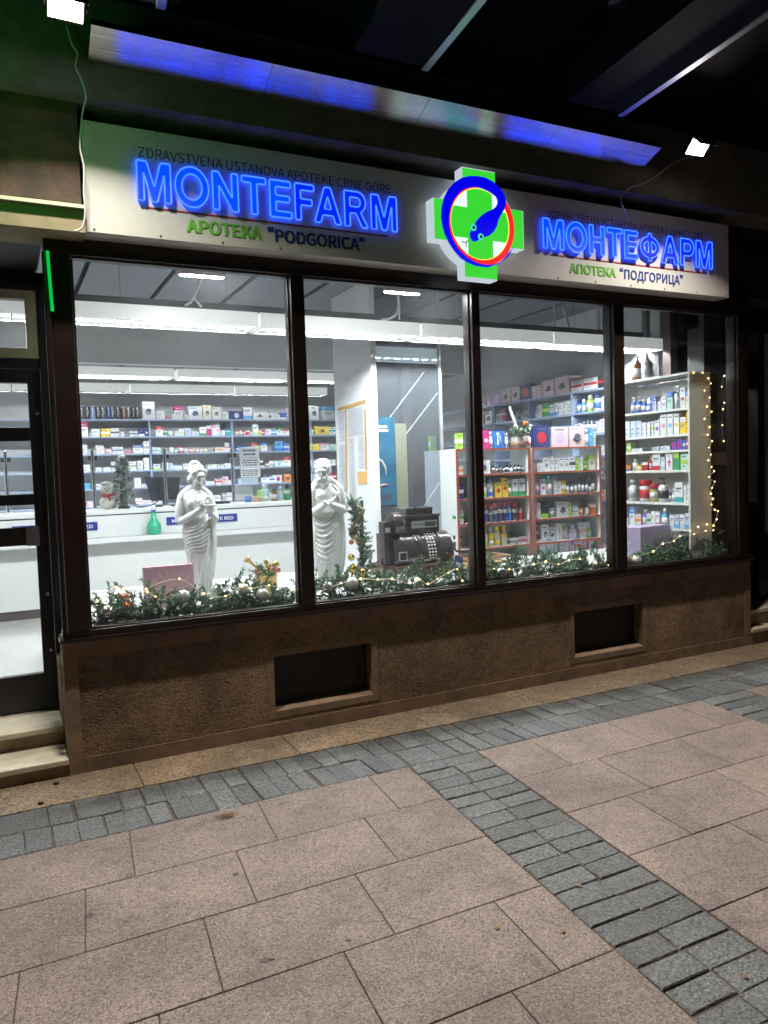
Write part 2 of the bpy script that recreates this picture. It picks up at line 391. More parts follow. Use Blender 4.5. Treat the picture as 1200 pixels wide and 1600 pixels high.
# ------------------------------------------------------------------ plinth wall under the shop window
WX0, WX1, WT = .29, 6.235, .80
pl = thing('plinth_wall', 'brown roughcast wall below the shop window with two vent openings', 'wall', (3.2, .1, 0))
vents = [(1.575, 2.30, .165, .535), (4.13, 4.88, .172, .545)]
b = MB(); xs = [WX0]
for v in vents:
    b.box(xs[-1], v[0], 0, .3, 0, WT); b.box(v[0], v[1], 0, .3, 0, v[2]); b.box(v[0], v[1], 0, .3, v[3], WT); xs.append(v[1])
b.box(xs[-1], WX1, 0, .3, 0, WT); b.build('wall_face', M_stucco, pl)
b = MB(); b.box(WX0-.003, WX1+.003, -.006, 0, .0, .09); b.box(WX0-.003, WX0+.075, -.006, 0, .09, WT-.1); b.box(WX1-.075, WX1+.003, -.006, 0, .09, WT-.1)
b.box(WX0-.003, WX1+.003, -.0055, 0, WT-.1, WT-.002)
for v in vents:
    e = .045
    b.box(v[0]-e, v[0], -.003, 0, v[2]-e, v[3]+e); b.box(v[1], v[1]+e, -.003, 0, v[2]-e, v[3]+e)
    b.box(v[0], v[1], -.003, 0, v[3], v[3]+e); b.box(v[0], v[1], -.003, 0, v[2]-e, v[2])
b.build('render_border', M_smooth, pl)
for v in vents:
    b = MB(); b.box(v[0]+.002, v[1]-.002, .10, .12, v[2]+.002, v[3]-.002)
    b.build('vent_panel', pm('vent_panel_dark', (.016, .011, .010), .6, var=.3, scale=8), pl)
    b = MB(); y0, y1 = .0, .1   # splayed reveal on the floor of the opening
    b.add([(v[0], .0, v[2]+.001), (v[1], .0, v[2]+.001), (v[1], .1, v[2]+.03), (v[0], .1, v[2]+.03)], [(0, 1, 2, 3)]); b.build('vent_sill', M_smooth, pl)

# ------------------------------------------------------------------ shop front frame and panes
GT, GS = 3.04, .874
sf = thing('shopfront_window', 'dark brown framed shop window of four tall panes above the plinth', 'window', (3.2, 0, .8))
b = MB()
b.box(WX0-.02, WX1+.01, -.055, .10, WT, WT+.022); b.box(WX0+.0, WX1-.0, -.035, .10, WT+.022, GS-.012); b.box(.44, 6.05, -.02, .045, GS-.012, GS)
b.build('window_sill', M_frame, sf, bevel=.004)
b = MB(); b.box(.30, 6.2, -.05, .09, GT+.012, 3.15); b.box(.45, 6.04, -.02, .045, GT, GT+.012); b.box(.36, 6.2, -.06, .09, 3.15, 3.22)
b.build('header', M_frame, sf, bevel=.004)
b = MB(); b.box(.30, .44, -.045, .09, GS-.012, GT+.012); b.box(.44, .455, -.015, .045, GS, GT)
b.tube([(.305, -.05, GS-.01), (.305, -.05, GT+.01)], .018, 12); b.build('corner_post', M_frame, sf, bevel=.006)
b = MB(); b.box(6.045, 6.14, -.045, .09, GS-.012, GT+.012); b.box(6.03, 6.045, -.015, .045, GS, GT); b.box(6.14, 6.2, -.03, .09, WT+.02, GT+.012)
b.build('corner_post', M_frame, sf, bevel=.006)
MUL = [(1.765, 1.885), (3.175, 3.27), (4.553, 4.69)]
for a, c in MUL:
    b = MB(); b.box(a+.012, c-.012, -.045, .085, GS-.012, GT+.012); b.box(a, a+.012, -.012, .045, GS, GT); b.box(c-.012, c, -.012, .045, GS, GT); b.build('mullion', M_frame, sf, bevel=.004)
ed = [.455]+[x for m_ in MUL for x in m_]+[6.03]
for i in range(4):
    b = MB(); b.box(ed[2*i]+.001, ed[2*i+1]-.001, .014, .022, GS+.001, GT-.001); b.build('window_pane', M_glass, sf)

# ------------------------------------------------------------------ door recess, steps
def step(x0, x1, y0, y1, z0, z1, label):
    t = thing('doorstep', label, 'step', ((x0+x1)/2, (y0+y1)/2, z0), 'travertine doorsteps')
    b = MB(); b.box(x0, x1-.002, y0+.02, y1, z0, z1-.035); b.build('riser', pm('step_riser', (.30, .23, .15), .8, var=.3, scale=8), t)
    b = MB(); b.box(x0, x1, y0, y1, z1-.035, z1); b.build('tread', M_trav, t, bevel=.006)
step(-2.5, .286, -.02, .30, 0, .105, 'worn travertine bottom doorstep level with the plinth wall')
step(-2.5, .286, .30, 1.2, 0, .219, 'travertine top doorstep directly below the shop door')

DY = .72
dr = thing('shop_door', 'dark bronze aluminium shop door with glass panels and a push bar', 'door', (-.4, DY, .219))
b = MB(); b.box(.205, .285, DY, DY+.06, .225, 2.49); b.box(-.9, .205, DY, DY+.06, .225, .47); b.box(-.9, .205, DY, DY+.06, 2.40, 2.49); b.box(-.9, .205, DY, DY+.06, 2.02, 2.11); b.box(-.9, .205, DY, DY+.06, 1.60, 1.67)
b.box(-.98, -.9, DY, DY+.06, .225, 2.49); b.build('door_frame', M_black, dr, bevel=.004)
b = MB(); b.box(-.9, .21, DY-.03, DY-.002, 1.335, 1.455); b.build('push_bar', M_anod, dr, bevel=.006)
b = MB(); b.box(.145, .225, DY-.036, DY-.0305, 1.33, 1.46); b.build('bar_plate', M_trim, dr)
for z0, z1 in ((.47, 1.60), (1.67, 2.02), (2.11, 2.40)):
    b = MB(); b.box(-.899, .204, DY+.026, DY+.032, z0+.001, z1-.001); b.build('door_pane', M_glass, dr)
for z in (2.2, 1.0, .62):
    b = MB(); b.lathe([(.006, 0), (.008, .004), (.0, .008)], (0, 0, 0), 8); bb = MB(); bb.tube([(.255, DY-.012, z), (.255, DY, z)], .011, 10); bb.build('screw_cap', M_trim, dr)
df = thing('door_surround', 'dark bronze door surround with a beige framed transom window', 'door frame', (.3, DY, .219))
b = MB(); b.box(.288, .345, DY-.02, DY+.08, .22, 3.12); b.box(-1.2, .288, DY-.01, DY+.07, 2.495, 2.555); b.build('jamb', M_black, df, bevel=.004)
b = MB(); b.box(.215, .287, DY-.015, DY+.06, 2.56, 3.0); b.box(-1.2, .215, DY-.015, DY+.06, 2.56, 2.625); b.box(-1.2, .215, DY-.015, DY+.06, 2.94, 3.0); b.build('transom_frame', M_olive, df, bevel=.004)
b = MB(); b.box(-1.2, .214, DY+.02, DY+.026, 2.626, 2.939); b.build('transom_pane', M_glass, df)
b = MB(); b.box(-1.2, .287, DY-.02, DY+.06, 3.001, 3.3); b.build('transom_panel', M_black, df)
b = MB(); b.box(.30, .44, .09, DY-.02, WT, 3.05); 
b2 = MB(); b2.box(.36, .366, .091, DY-.021, .83, 3.04); b2.build('return_pane', M_glass, sf)
b = MB(); b.box(.345, .38, .10, DY-.02, .60, .83); b.box(.345, .38, .10, DY-.02, 3.04, 3.15); b.build('return_rail', M_frame, sf)
b = MB(); b.box(.2865, .42, .3, 1.0, 0, .60); b.build('return_wall', M_smooth, pl)
# green reflection on the post, painted as a thin glowing strip
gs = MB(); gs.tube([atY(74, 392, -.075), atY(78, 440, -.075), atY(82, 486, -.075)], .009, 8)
o = gs.build('green_reflection_strip', emat('green_reflection_glow', (.0, .7, .08), .6)); tag(o, 'thin glowing strip painting a green reflection down the upper shopfront post', 'reflection')
o['label'] = 'painted green reflection strip on the post between door and shop window'

# neighbour on the other side
nb = thing('neighbour_doorway', 'dark recessed doorway with frosted glass beside the end of the plinth wall', 'doorway', (7.3, .6, 0))
b = MB(); b.box(6.5, 6.62, .55, .7, .3, 3.3); b.box(7.02, 7.12, .5, .7, .3, 3.3); b.box(6.62, 7.02, .56, .7, 2.55, 2.75); b.box(6.24, 9, .56, .7, 3.05, 3.4); b.box(6.62, 7.02, .56, .7, .3, 1.3); b.build('door_frame', M_black, nb)
b = MB(); b.box(6.62, 7.02, .62, .63, 1.3, 2.55); b.box(6.62, 7.02, .62, .63, 2.75, 3.05); b.build('door_pane', M_glass, nb)
b = MB(); b.box(7.12, 9, .6, .64, .95, 3.05); b.build('frosted_pane', pm('frosted_glass', (.32, .33, .35), .35, var=.2, scale=50), nb)
b = MB(); b.box(7.12, 9, .58, .7, .3, .95); b.build('door_panel', M_black, nb)
b = MB(); b.box(6.24, 6.5, .5, .7, .25, 3.3); b.build('side_wall', M_black, nb)
step(6.245, 9, .1, .55, 0, .30, 'stone step of the neighbouring doorway past the end of the plinth')
step(6.245, 9, -.02, .10, 0, .15, 'low worn stone edge at the foot of the neighbouring doorway')

# ------------------------------------------------------------------ facade above: concrete beam, wall band, canopy
fc = thing('upper_facade', 'dark concrete beam and wall band above the pharmacy sign', 'facade', (2.5, -.1, 3.8))
b = MB(); b.box(-4, 10, -.3, .0, 3.85, 4.40); b.build('concrete_beam', M_conc, fc)
b = MB(); b.box(-4, 10, 0, .3, 3.22, 3.85); b.build('wall_band', M_dark, fc)
lb = thing('door_fascia', 'stained dark fascia over the shop door, beside the big sign', 'fascia', (-.5, -.1, 3.15))
M_stain = pm('stained_fascia', (.045, .036, .028), .8, var=.5, scale=5, col2=(.13, .07, .045), bump=.2, bscale=30)
b = MB(); b.box(-4, .50, -.2, 0, 3.30, 3.849); b.build('fascia_board', M_stain, lb)
b = MB(); b.box(-4, .515, -.26, .02, 3.255, 3.275); b.build('metal_edge', pm('pale_edge', (.5, .5, .38), .4), lb)
b = MB(); b.box(-4, .515, -.235, .1, 3.13, 3.255); b.box(-4, .50, -.19, 0, 3.275, 3.30); b.build('ledge', pm('ledge_beige', (.23, .19, .11), .7, var=.25, scale=6), lb)
b = MB(); b.box(-4, .30, .1, DY, 3.13, 3.16); b.build('recess_soffit', M_dark, lb)

cp = thing('canopy', 'dark canopy over the pavement with steel edged beams', 'canopy', (2.5, -1.5, 4.4))
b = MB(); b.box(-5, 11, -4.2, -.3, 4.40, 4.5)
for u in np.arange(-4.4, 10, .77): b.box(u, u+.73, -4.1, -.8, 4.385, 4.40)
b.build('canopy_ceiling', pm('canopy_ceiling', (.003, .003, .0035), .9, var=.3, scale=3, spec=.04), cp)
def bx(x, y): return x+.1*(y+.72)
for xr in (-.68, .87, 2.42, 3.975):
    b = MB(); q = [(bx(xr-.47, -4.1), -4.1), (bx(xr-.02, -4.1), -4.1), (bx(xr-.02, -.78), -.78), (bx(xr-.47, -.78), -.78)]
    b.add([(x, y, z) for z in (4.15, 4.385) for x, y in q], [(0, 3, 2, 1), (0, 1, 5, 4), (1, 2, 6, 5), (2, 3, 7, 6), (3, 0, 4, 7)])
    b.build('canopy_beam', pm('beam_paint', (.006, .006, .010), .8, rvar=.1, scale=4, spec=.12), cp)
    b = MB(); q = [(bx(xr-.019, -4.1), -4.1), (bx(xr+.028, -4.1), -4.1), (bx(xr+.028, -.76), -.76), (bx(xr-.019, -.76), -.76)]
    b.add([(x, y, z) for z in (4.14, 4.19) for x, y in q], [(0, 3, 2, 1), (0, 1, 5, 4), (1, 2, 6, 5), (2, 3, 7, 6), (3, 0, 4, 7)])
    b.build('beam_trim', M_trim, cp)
ss = thing('steel_soffit', 'brushed steel strip under the canopy mirroring the blue sign', 'steel strip', (2.6, -.5, 4.03))
ya, za, yb, zb = -.302, 4.03, -.52, 4.03+.218*math.tan(math.radians(22.5))
for k, (xa, xb) in enumerate(((.56, 1.55), (1.553, 2.6), (2.603, 3.65), (3.653, 4.62))):
    b = MB(); b.add([(xa, ya, za), (xb, ya, za), (xb, yb, zb), (xa, yb, zb), (xa, ya, za+.03), (xb, ya, za+.03), (xb, yb, zb+.03), (xa, yb, zb+.03)], [(0, 3, 2, 1), (4, 5, 6, 7), (0, 1, 5, 4), (1, 2, 6, 5), (2, 3, 7, 6), (3, 0, 4, 7)])
    b.build('steel_sheet', M_steel, ss)
for (px, py, lab) in ((270, 5, 'small round blue downlight in the dark canopy above the steel strip'), (965, 2, 'small round blue downlight between the two canopy beams')):
    p = atZ(px, py, 4.383); t = thing('canopy_downlight', lab, 'downlight', tuple(p), 'canopy downlights')
    b = MB(); b.lathe([(.055, -.012), (.06, 0), (.045, 0)], tuple(p), 20); b.build('ring', M_black, t)
    b = MB(); b.lathe([(.0001, -.006), (.045, -.006)], tuple(p), 20); b.build('lens', emat('blue_lens', (.02, .03, .9), .8), t)

# ------------------------------------------------------------------ floodlights under the canopy
def flood(c, aim, label, energy, hook):
    t = thing('floodlight', label, 'floodlight', tuple(c), 'floodlights under the canopy')
    d = np.array(aim, float); d /= np.linalg.norm(d); r = np.cross(d, [0, 0, 1.]); r /= np.linalg.norm(r); up = np.cross(r, d); c = np.array(c)
    b = MB(); b.obox(c-d*.028, r*.092, up*.066, d*.022, 0)
    for i in range(7): b.obox(c-d*.058, r*.08, up*.002, d*.01, 0); b.obox(c-d*.058+up*(-.05+i*.0166), r*.08, up*.002, d*.012, 0)
    b.obox(c+d*.045+up*.071, r*.094, up*.003, d*.055, 0); b.build('housing', M_black, t, bevel=.002)  # visor plate over the lens, added to block light going up to the canopy
    b = MB(); b.obox(c-d*.004, r*.082, up*.056, d*.001, 0); b.build('lens', emat('flood_lens', (1, .93, .80), 14.0, sample=False), t)
    b = MB(); b.tube([c-r*.1, c-r*.1-d*.03+np.array([0, 0, .08]), c+r*.1-d*.03+np.array([0, 0, .08]), c+r*.1], .006, 6); b.tube([c-d*.03+np.array([0, 0, .08]), np.array([c[0]-d[0]*.03, c[1]-d[1]*.03, hook])], .01, 6); b.build('bracket', M_black, t)
    la = bpy.data.lights.new('flood_lamp', 'AREA'); la.shape = 'RECTANGLE'; la.size = .16; la.size_y = .11; la.energy = energy; la.color = (1, .91, .80); la.spread = math.radians(157)
    lo = bpy.data.objects.new('flood_lamp', la); COL.objects.link(lo); lo.parent = t
    lo.matrix_local = Matrix.Translation(Vector(d*.004)) @ Vector((-d[0], -d[1], -d[2])).to_track_quat('Z', 'Y').to_matrix().to_4x4()
flood((.43, -.62, 4.12), (.02, -.685, -.728), 'bright floodlight above the end of the sign nearest the door', 135, 4.4)
flood((4.90, -.62, 4.125), (-.08, -.685, -.728), 'bright floodlight above the Cyrillic end of the sign', 135, 4.4)

# ------------------------------------------------------------------ pharmacy sign
SY = -.2
M_panel = pm('sign_panel', (.66, .655, .62), .42, metal=.15, var=.05, scale=2.5, rvar=.06)
M_ink = pm('sign_black_ink', (.03, .03, .04), .5); M_green_ink = pm('sign_green_ink', (.14, .50, .05), .5)
M_navy_ink = pm('sign_navy_ink', (.025, .05, .24), .5); M_red_ink = pm('sign_red_ink', (.34, .03, .04), .5)
sg = thing('pharmacy_sign', 'long pale metal pharmacy sign with glowing blue Latin and Cyrillic lettering', 'sign', (3.1, SY, 3.14))
b = MB(); b.box(.52, 3.0, SY, .0, 3.145, 3.765); b.box(3.0, 5.74, SY, .0, 3.145, 3.765); b.build('sign_panel', M_panel, sg, bevel=.004)
for k in range(15):
    for z in (3.165, 3.745):
        x = .56+k*.368
        if abs(x-3.107) < .42: continue
        b = MB(); b.tube([(x, SY-.002, z), (x, SY+.001, z)], .0065, 8); b.build('screw', M_trim, sg)
def rx(px, py): return atY(px, py, SY)[0]
y_t = SY-.0015
lettering('lettering', 'ZDRAVSTVENA USTANOVA APOTEKE CRNE GORE', .822, 2.46, 3.605, 3.662, y_t, M_ink, sg, .001, 0)
lettering('lettering', 'APOTEKA', rx(291, 352), rx(409, 368), 3.205, 3.283, y_t, M_green_ink, sg, .001, .055)
lettering('lettering', '“PODGORICA”', rx(418, 372), rx(570, 382), 3.205, 3.283, y_t, M_navy_ink, sg, .001, .05)
lettering('lettering', 'ЗДРАВСТВЕНА УСТАНОВА АПОТЕКЕ ЦРНЕ ГОРЕ', 3.78, 5.434, 3.605, 3.66, y_t, M_ink, sg, .001, 0)
lettering('lettering', 'АПОТЕКА', rx(890, 420), rx(962, 425), 3.212, 3.285, y_t, M_green_ink, sg, .001, .055)
lettering('lettering', '“ПОДГОРИЦА”', rx(968, 425), rx(1067, 435), 3.212, 3.285, y_t, M_navy_ink, sg, .001, .03)
b = MB(); b.box(.86, 2.43, SY-.002, SY, 3.316, 3.325); b.build('rule_line', M_red_ink, sg)
b = MB(); b.box(3.80, 5.43, SY-.002, SY, 3.326, 3.335); b.build('rule_line', M_red_ink, sg)
M_lf = emat('neon_letter_face', (.0, .022, 1.0), 2.6)
M_lt = emat('neon_letter_tube', (.02, .075, 1.0), 3.4)
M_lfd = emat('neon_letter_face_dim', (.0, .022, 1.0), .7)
def arc2(cx_, cy_, rx_, ry_, a0, a1, n): return [(cx_+rx_*math.cos(math.radians(a0+(a1-a0)*k/n)), cy_+ry_*math.sin(math.radians(a0+(a1-a0)*k/n))) for k in range(n+1)]
def glyphs():
    g = {}
    g['M'] = (1.0, [[(0, 0), (0, 1), (.29, 1), (.5, .36), (.71, 1), (1, 1), (1, 0), (.81, 0), (.81, .72), (.585, 0), (.415, 0), (.19, .72), (.19, 0)]])
    g['O'] = (1.04, [arc2(.52, .5, .52, .52, 0, 360, 40)[:-1], arc2(.52, .5, .31, .335, 0, 360, 36)[:-1]])
    g['N'] = (.82, [[(0, 0), (0, 1), (.2, 1), (.62, .34), (.62, 1), (.82, 1), (.82, 0), (.62, 0), (.2, .66), (.2, 0)]])
    g['T'] = (.8, [[(.3, 0), (.3, .83), (0, .83), (0, 1), (.8, 1), (.8, .83), (.5, .83), (.5, 0)]])
    g['E'] = (.74, [[(0, 0), (0, 1), (.72, 1), (.72, .83), (.2, .83), (.2, .6), (.68, .6), (.68, .43), (.2, .43), (.2, .17), (.74, .17), (.74, 0)]])
    g['F'] = (.68, [[(0, 0), (0, 1), (.68, 1), (.68, .83), (.2, .83), (.2, .59), (.6, .59), (.6, .42), (.2, .42), (.2, 0)]])
    g['A'] = (.98, [[(0, 0), (.38, 1), (.60, 1), (.98, 0), (.76, 0), (.68, .22), (.30, .22), (.22, 0)], [(.36, .39), (.49, .76), (.62, .39)]])
    g['R'] = (.88, [[(0, 0), (0, 1), (.5, 1)]+arc2(.5, .705, .30, .295, 80, -70, 10)+[(.88, 0), (.65, 0), (.42, .38), (.2, .38), (.2, 0)], [(.2, .57), (.2, .83), (.48, .83)]+arc2(.48, .70, .12, .13, 75, -75, 6)+[(.48, .57)]])
    g['P'] = (.8, [[(0, 0), (0, 1), (.47, 1)]+arc2(.47, .685, .33, .315, 80, -80, 10)+[(.47, .37), (.2, .37), (.2, 0)], [(.2, .54), (.2, .83), (.46, .83)]+arc2(.46, .685, .14, .145, 75, -75, 6)+[(.46, .54)]])
    g['H'] = (.8, [[(0, 0), (0, 1), (.2, 1), (.2, .6), (.6, .6), (.6, 1), (.8, 1), (.8, 0), (.6, 0), (.6, .42), (.2, .42), (.2, 0)]])
    L_ = arc2(.54, .5, .54, .38, 260, 100, 16); R_ = arc2(.54, .5, .54, .38, 80, -80, 16)
    g['F_'] = (1.08, [[(.45, 0)]+L_+[(.45, 1), (.63, 1)]+R_+[(.63, 0)], arc2(.54, .5, .35, .22, 255, 105, 12), arc2(.54, .5, .35, .22, 75, -75, 12)])
    return g
GL_ = glyphs()
from mathutils.geometry import tessellate_polygon
def neon_word(seq, x0, x1, z0, z1, dim):
    gap = .13; tot = sum(GL_[c][0] for c in seq)+gap*(len(seq)-1)-(.13 if 'F' in seq else 0); kx = (x1-x0)/tot; kz = z1-z0; x = x0
    for i, c in enumerate(seq):
        w, lp = GL_[c]; lp = [[(x+px*kx, z0+pz*kz) for px, pz in L_] for L_ in lp]; x += (w+gap)*kx-(.13*kx if c == 'F' else 0)
        flat = [p for L_ in lp for p in L_]
        tri = tessellate_polygon([[Vector((px, pz, 0)) for px, pz in L_] for L_ in lp])
        b = MB(); b.add([(px, SY-.018, pz) for px, pz in flat], [t for t in tri])
        for L_ in lp:
            n = len(L_); b.add([(px, SY-.018, pz) for px, pz in L_]+[(px, SY-.002, pz) for px, pz in L_], [(k, (k+1) % n, n+(k+1) % n, n+k) for k in range(n)])
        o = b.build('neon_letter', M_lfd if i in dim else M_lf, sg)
        b = MB()
        for L_ in lp:
            P = []                                    # corners doubled so the tube keeps its width
            n = len(L_)
            for k in range(n):
                a_, m_, c_ = np.array(L_[k-1]), np.array(L_[k]), np.array(L_[(k+1) % n])
                if len(L_) > 14 and np.linalg.norm(a_-m_) < .03 and np.linalg.norm(c_-m_) < .03: P.append(tuple(m_)); continue
                P += [tuple(m_+(a_-m_)*min(.3, .005/np.linalg.norm(a_-m_))), tuple(m_+(c_-m_)*min(.3, .005/np.linalg.norm(c_-m_)))]
            b.tube([(px, SY-.0195, pz) for px, pz in P], .0048, 6, 0, True)
        b.build('neon_tube', M_lt, o)
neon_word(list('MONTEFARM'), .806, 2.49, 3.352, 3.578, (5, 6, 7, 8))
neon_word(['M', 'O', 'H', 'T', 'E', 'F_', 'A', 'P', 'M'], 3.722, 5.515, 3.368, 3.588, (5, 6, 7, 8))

# the lit cross with the snake and ring
CY = -.30
lc = thing('lit_cross_sign', 'glowing green cross with a blue snake curled round a red ring', 'cross sign', (3.107, -.25, 3.45))
E_g = emat('cross_green', (.045, .72, .035), .74); E_w = emat('cross_white', (.85, .95, 1.0), .8); E_b = emat('snake_blue', (.0, .0, .80), .8)
E_r = emat('ring_red', (1.0, .012, .02), .8); E_y = emat('ring_yellow', (.9, .85, .1), .9); E_t = emat('eye_teal', (.05, .6, .45), 1.0); E_k = pm('pupil', (.005, .01, .03), .4); E_s = emat('box_white_edge', (.8, .92, 1.0), .5)
cx, cz = 3.107, 3.447
H, A = .37, .135
cross = [(-A, H), (A, H), (A, A), (H, A), (H, -A), (A, -A), (A, -H), (-A, -H), (-A, -A), (-H, -A), (-H, A), (-A, A)]
b = MB(); b.plate([(cx+x*1.02, cz+z*1.02) for x, z in cross], CY+.004, SY-.004, 0); 
b.plate([(cx+.305*math.cos(2*PI*k/56)-.012, cz+.305*math.sin(2*PI*k/56)+.006) for k in range(56)], CY+.0025, SY-.004, 0); b.build('light_box', E_s, lc)
b = MB(); b.plate([(cx+x, cz+z) for x, z in cross], CY, CY+.003, 0)
b.build('green_cross', E_g, lc)
def arc(r, a0, a1, n=40): return [(cx+r*math.cos(math.radians(a0+(a1-a0)*k/n)), cz+r*math.sin(math.radians(a0+(a1-a0)*k/n))) for k in range(n+1)]
ri = .243
# white corners between the cross arms inside the ring
for k in range(4):
    b = MB()
    m_ = 90*k+45; s1, s2 = (math.cos(math.radians(m_)), math.sin(math.radians(m_)))
    q = [(cx+math.copysign(.105, s1), cz+math.copysign(.105, s2))]
    aa = math.degrees(math.asin(.105/ri)); q += arc(ri, 90*k+aa, 90*(k+1)-aa, 12)
    b.plate(q, CY-.0015, CY-.0002, 0); b.build('white_corner', E_w, lc)
b = MB(); o_, i_ = arc(.292, 0, 360, 64)[:-1], arc(.25, 0, 360, 64)[:-1]; n = 64
def annulus(b, ro, rin, y0, y1, n=72):
    o_, i_ = arc(ro, 0, 360, n)[:-1], arc(rin, 0, 360, n)[:-1]
    b.add([(x, y0, z) for x, z in o_]+[(x, y0, z) for x, z in i_]+[(x, y1, z) for x, z in o_]+[(x, y1, z) for x, z in i_],
          [f for k in range(n) for f in ((k, (k+1) % n, n+(k+1) % n, n+k), (k, 2*n+k, 2*n+(k+1) % n, (k+1) % n), (n+k, n+(k+1) % n, 3*n+(k+1) % n, 3*n+k))])
    return b
annulus(MB(), .288, .247, CY-.006, CY).build('red_ring', E_r, lc)
annulus(MB(), .247, .241, CY-.004, CY).build('yellow_ring', E_y, lc)
def zp(zx, zy): p = atY(660+zx/6.667, 250+zy/6.667, CY-.01); return (p[0], p[2])
outer = [(950, 905), (900, 990), (800, 1080), (680, 1118), (560, 1102), (470, 1065), (400, 1018), (335, 945), (285, 868), (240, 780), (213, 690), (198, 590), (203, 490), (228, 390), (270, 305), (335, 232), (410, 185), (490, 166), (570, 167), (650, 182), (730, 222), (800, 285), (845, 345), (868, 405), (868, 465), (850, 520), (815, 575), (790, 630), (775, 690), (745, 745), (700, 785), (645, 806), (600, 822), (560, 848), (530, 845), (505, 812), (496, 765), (515, 725), (540, 675), (575, 620), (625, 570), (680, 535), (730, 515), (765, 490), (785, 455), (786, 415), (768, 382), (730, 350), (685, 322), (630, 298), (570, 282), (510, 282), (455, 297), (405, 325), (355, 375), (318, 435), (292, 505), (278, 580), (276, 660), (290, 750), (318, 830), (360, 905), (415, 968), (480, 1022), (560, 1068), (650, 1092), (740, 1090), (820, 1062), (890, 1003)]
b = MB(); b.plate([zp(*p) for p in outer], CY-.012, CY-.002, 0); b.build('snake', E_b, lc)
for (ex, ey) in ((530, 705), (605, 802)):
    x, z = zp(ex, ey)
    b = MB(); b.tube([(x, CY-.016, z), (x, CY-.012, z)], .023, 20); e_ = b.build('eye', E_t, lc)
    b = MB(); b.tube([(x, CY-.018, z), (x, CY-.0161, z)], .011, 16); b.build('pupil', E_k, e_)
b = MB(); q = [zp(480, 832), zp(462, 852), zp(440, 858), zp(412, 845)]; b.tube([(x, CY-.004, z) for x, z in q], .003, 5); q = [zp(465, 850), zp(458, 880), zp(462, 902)]; b.tube([(x, CY-.004, z) for x, z in q], .003, 5)
b.build('tongue', pm('tongue_grey', (.12, .12, .16), .5), lc)

# the lit green cross that projects over the shop door (it tints the near end of the sign)
pc_ = thing('projecting_cross_sign', 'green lit cross sign projecting from the wall over the shop door', 'cross sign', (-.42, -1.0, 3.45))
b = MB(); H2, A2 = .34, .12
cr2 = [(-A2, H2), (A2, H2), (A2, A2), (H2, A2), (H2, -A2), (A2, -A2), (A2, -H2), (-A2, -H2), (-A2, -A2), (-H2, -A2), (-H2, A2), (-A2, A2)]
def yz(b, pts, x0, x1, m=0):
    n = len(pts); vs = [(x0, -1.0+y, 3.45+z) for y, z in pts]+[(x1, -1.0+y, 3.45+z) for y, z in pts]
    return b.add(vs, [tuple(range(n))[::-1], tuple(range(n, 2*n))]+[(i, (i+1) % n, n+(i+1) % n, n+i) for i in range(n)], m)
yz(MB(), cr2, -.48, -.36).build('light_box', M_black, pc_)
yz(MB(), [(y*.92, z*.92) for y, z in cr2], -.359, -.355).build('green_face', emat('cross_green_bright', (.02, .9, .08), 5.0), pc_)
b = MB(); b.box(-.45, -.39, -.66, -.2, 3.43, 3.47); b.build('wall_arm', M_black, pc_)

# ------------------------------------------------------------------ cables
M_cable = pm('cable_grey', (.42, .40, .42), .5)
def smooth_path(P, k=6):
    P = [np.array(p, float) for p in P]; out = []
    Q = [P[0]]+P+[P[-1]]
    for i in range(1, len(Q)-2):
        for t in np.linspace(0, 1, k, endpoint=False):
            a, b_, c, d = Q[i-1], Q[i], Q[i+1], Q[i+2]
            out.append(.5*((2*b_)+(c-a)*t+(2*a-5*b_+4*c-d)*t*t+(3*b_-a-3*c+d)*t**3))
    return out+[P[-1]]
b = MB(); P = [atY(px, py, -.335) for px, py in ((104, 40), (112, 68), (121, 84), (118, 104), (126, 122), (134, 150))]+[atY(px, py, -.27) for px, py in ((130, 170), (127, 195), (125, 230), (131, 262), (131, 300), (133, 335), (128, 356), (117, 361))]
b.tube(smooth_path(P), .0055, 6); o = b.build('power_cable', M_cable); tag(o, 'loose thin cable running from the floodlight down the end of the sign by the door', 'cable')
b = MB(); P = [atY(px, py, -.34) for px, py in ((1088, 244), (1062, 250), (1042, 262), (1025, 275))]+[atY(px, py, -.31) for px, py in ((1005, 287), (985, 293), (973, 305), (971, 318), (977, 330))]+[atY(980, 345, -.19)]
b.tube(smooth_path(P), .0055, 6); o = b.build('power_cable', M_cable); tag(o, 'sagging thin cable from the floodlight to the top of the Cyrillic half of the sign', 'cable')

# ------------------------------------------------------------------ shop interior shell
M_wall = pm('interior_wall', (.72, .73, .74), .6, var=.04, scale=2)
M_bulk = pm('bulkhead_grey', (.80, .81, .80), .6, var=.05, scale=2)
M_ceil = pm('ceiling_panel_grey', (.18, .185, .21), .33, var=.12, scale=2, rvar=.08)
M_gap = pm('ceiling_gap', (.012, .012, .014), .6)
M_floor = pm('shop_floor_tile', (.55, .54, .51), .3, var=.1, scale=6)
M_brown = pm('dark_wood', (.045, .026, .02), .4, var=.3, scale=6)
FZ = .29; PZ = .82
b = MB(); b.box(-3, 6.6, DY+.08, 7.6, FZ-.05, FZ); struct(b.build('shop_floor', M_floor), 'pale shop floor seen through the glass door', 'floor')
t = thing('interior_walls', 'grey back and side walls of the pharmacy interior', 'wall', (2, 7.25, FZ))
b = MB(); b.box(-3, 6.6, 7.25, 7.35, FZ, 3.7); b.build('back_wall', pm('back_wall_grey', (.56, .57, .59), .6, var=.04, scale=2), t)
b = MB(); b.box(6.5, 6.6, 1.3, 7.25, FZ, 3.7); b.build('side_wall', M_wall, t)
b = MB(); b.box(-3.1, -3.0, DY, 7.25, FZ, 3.7); b.build('side_wall', M_wall, t)
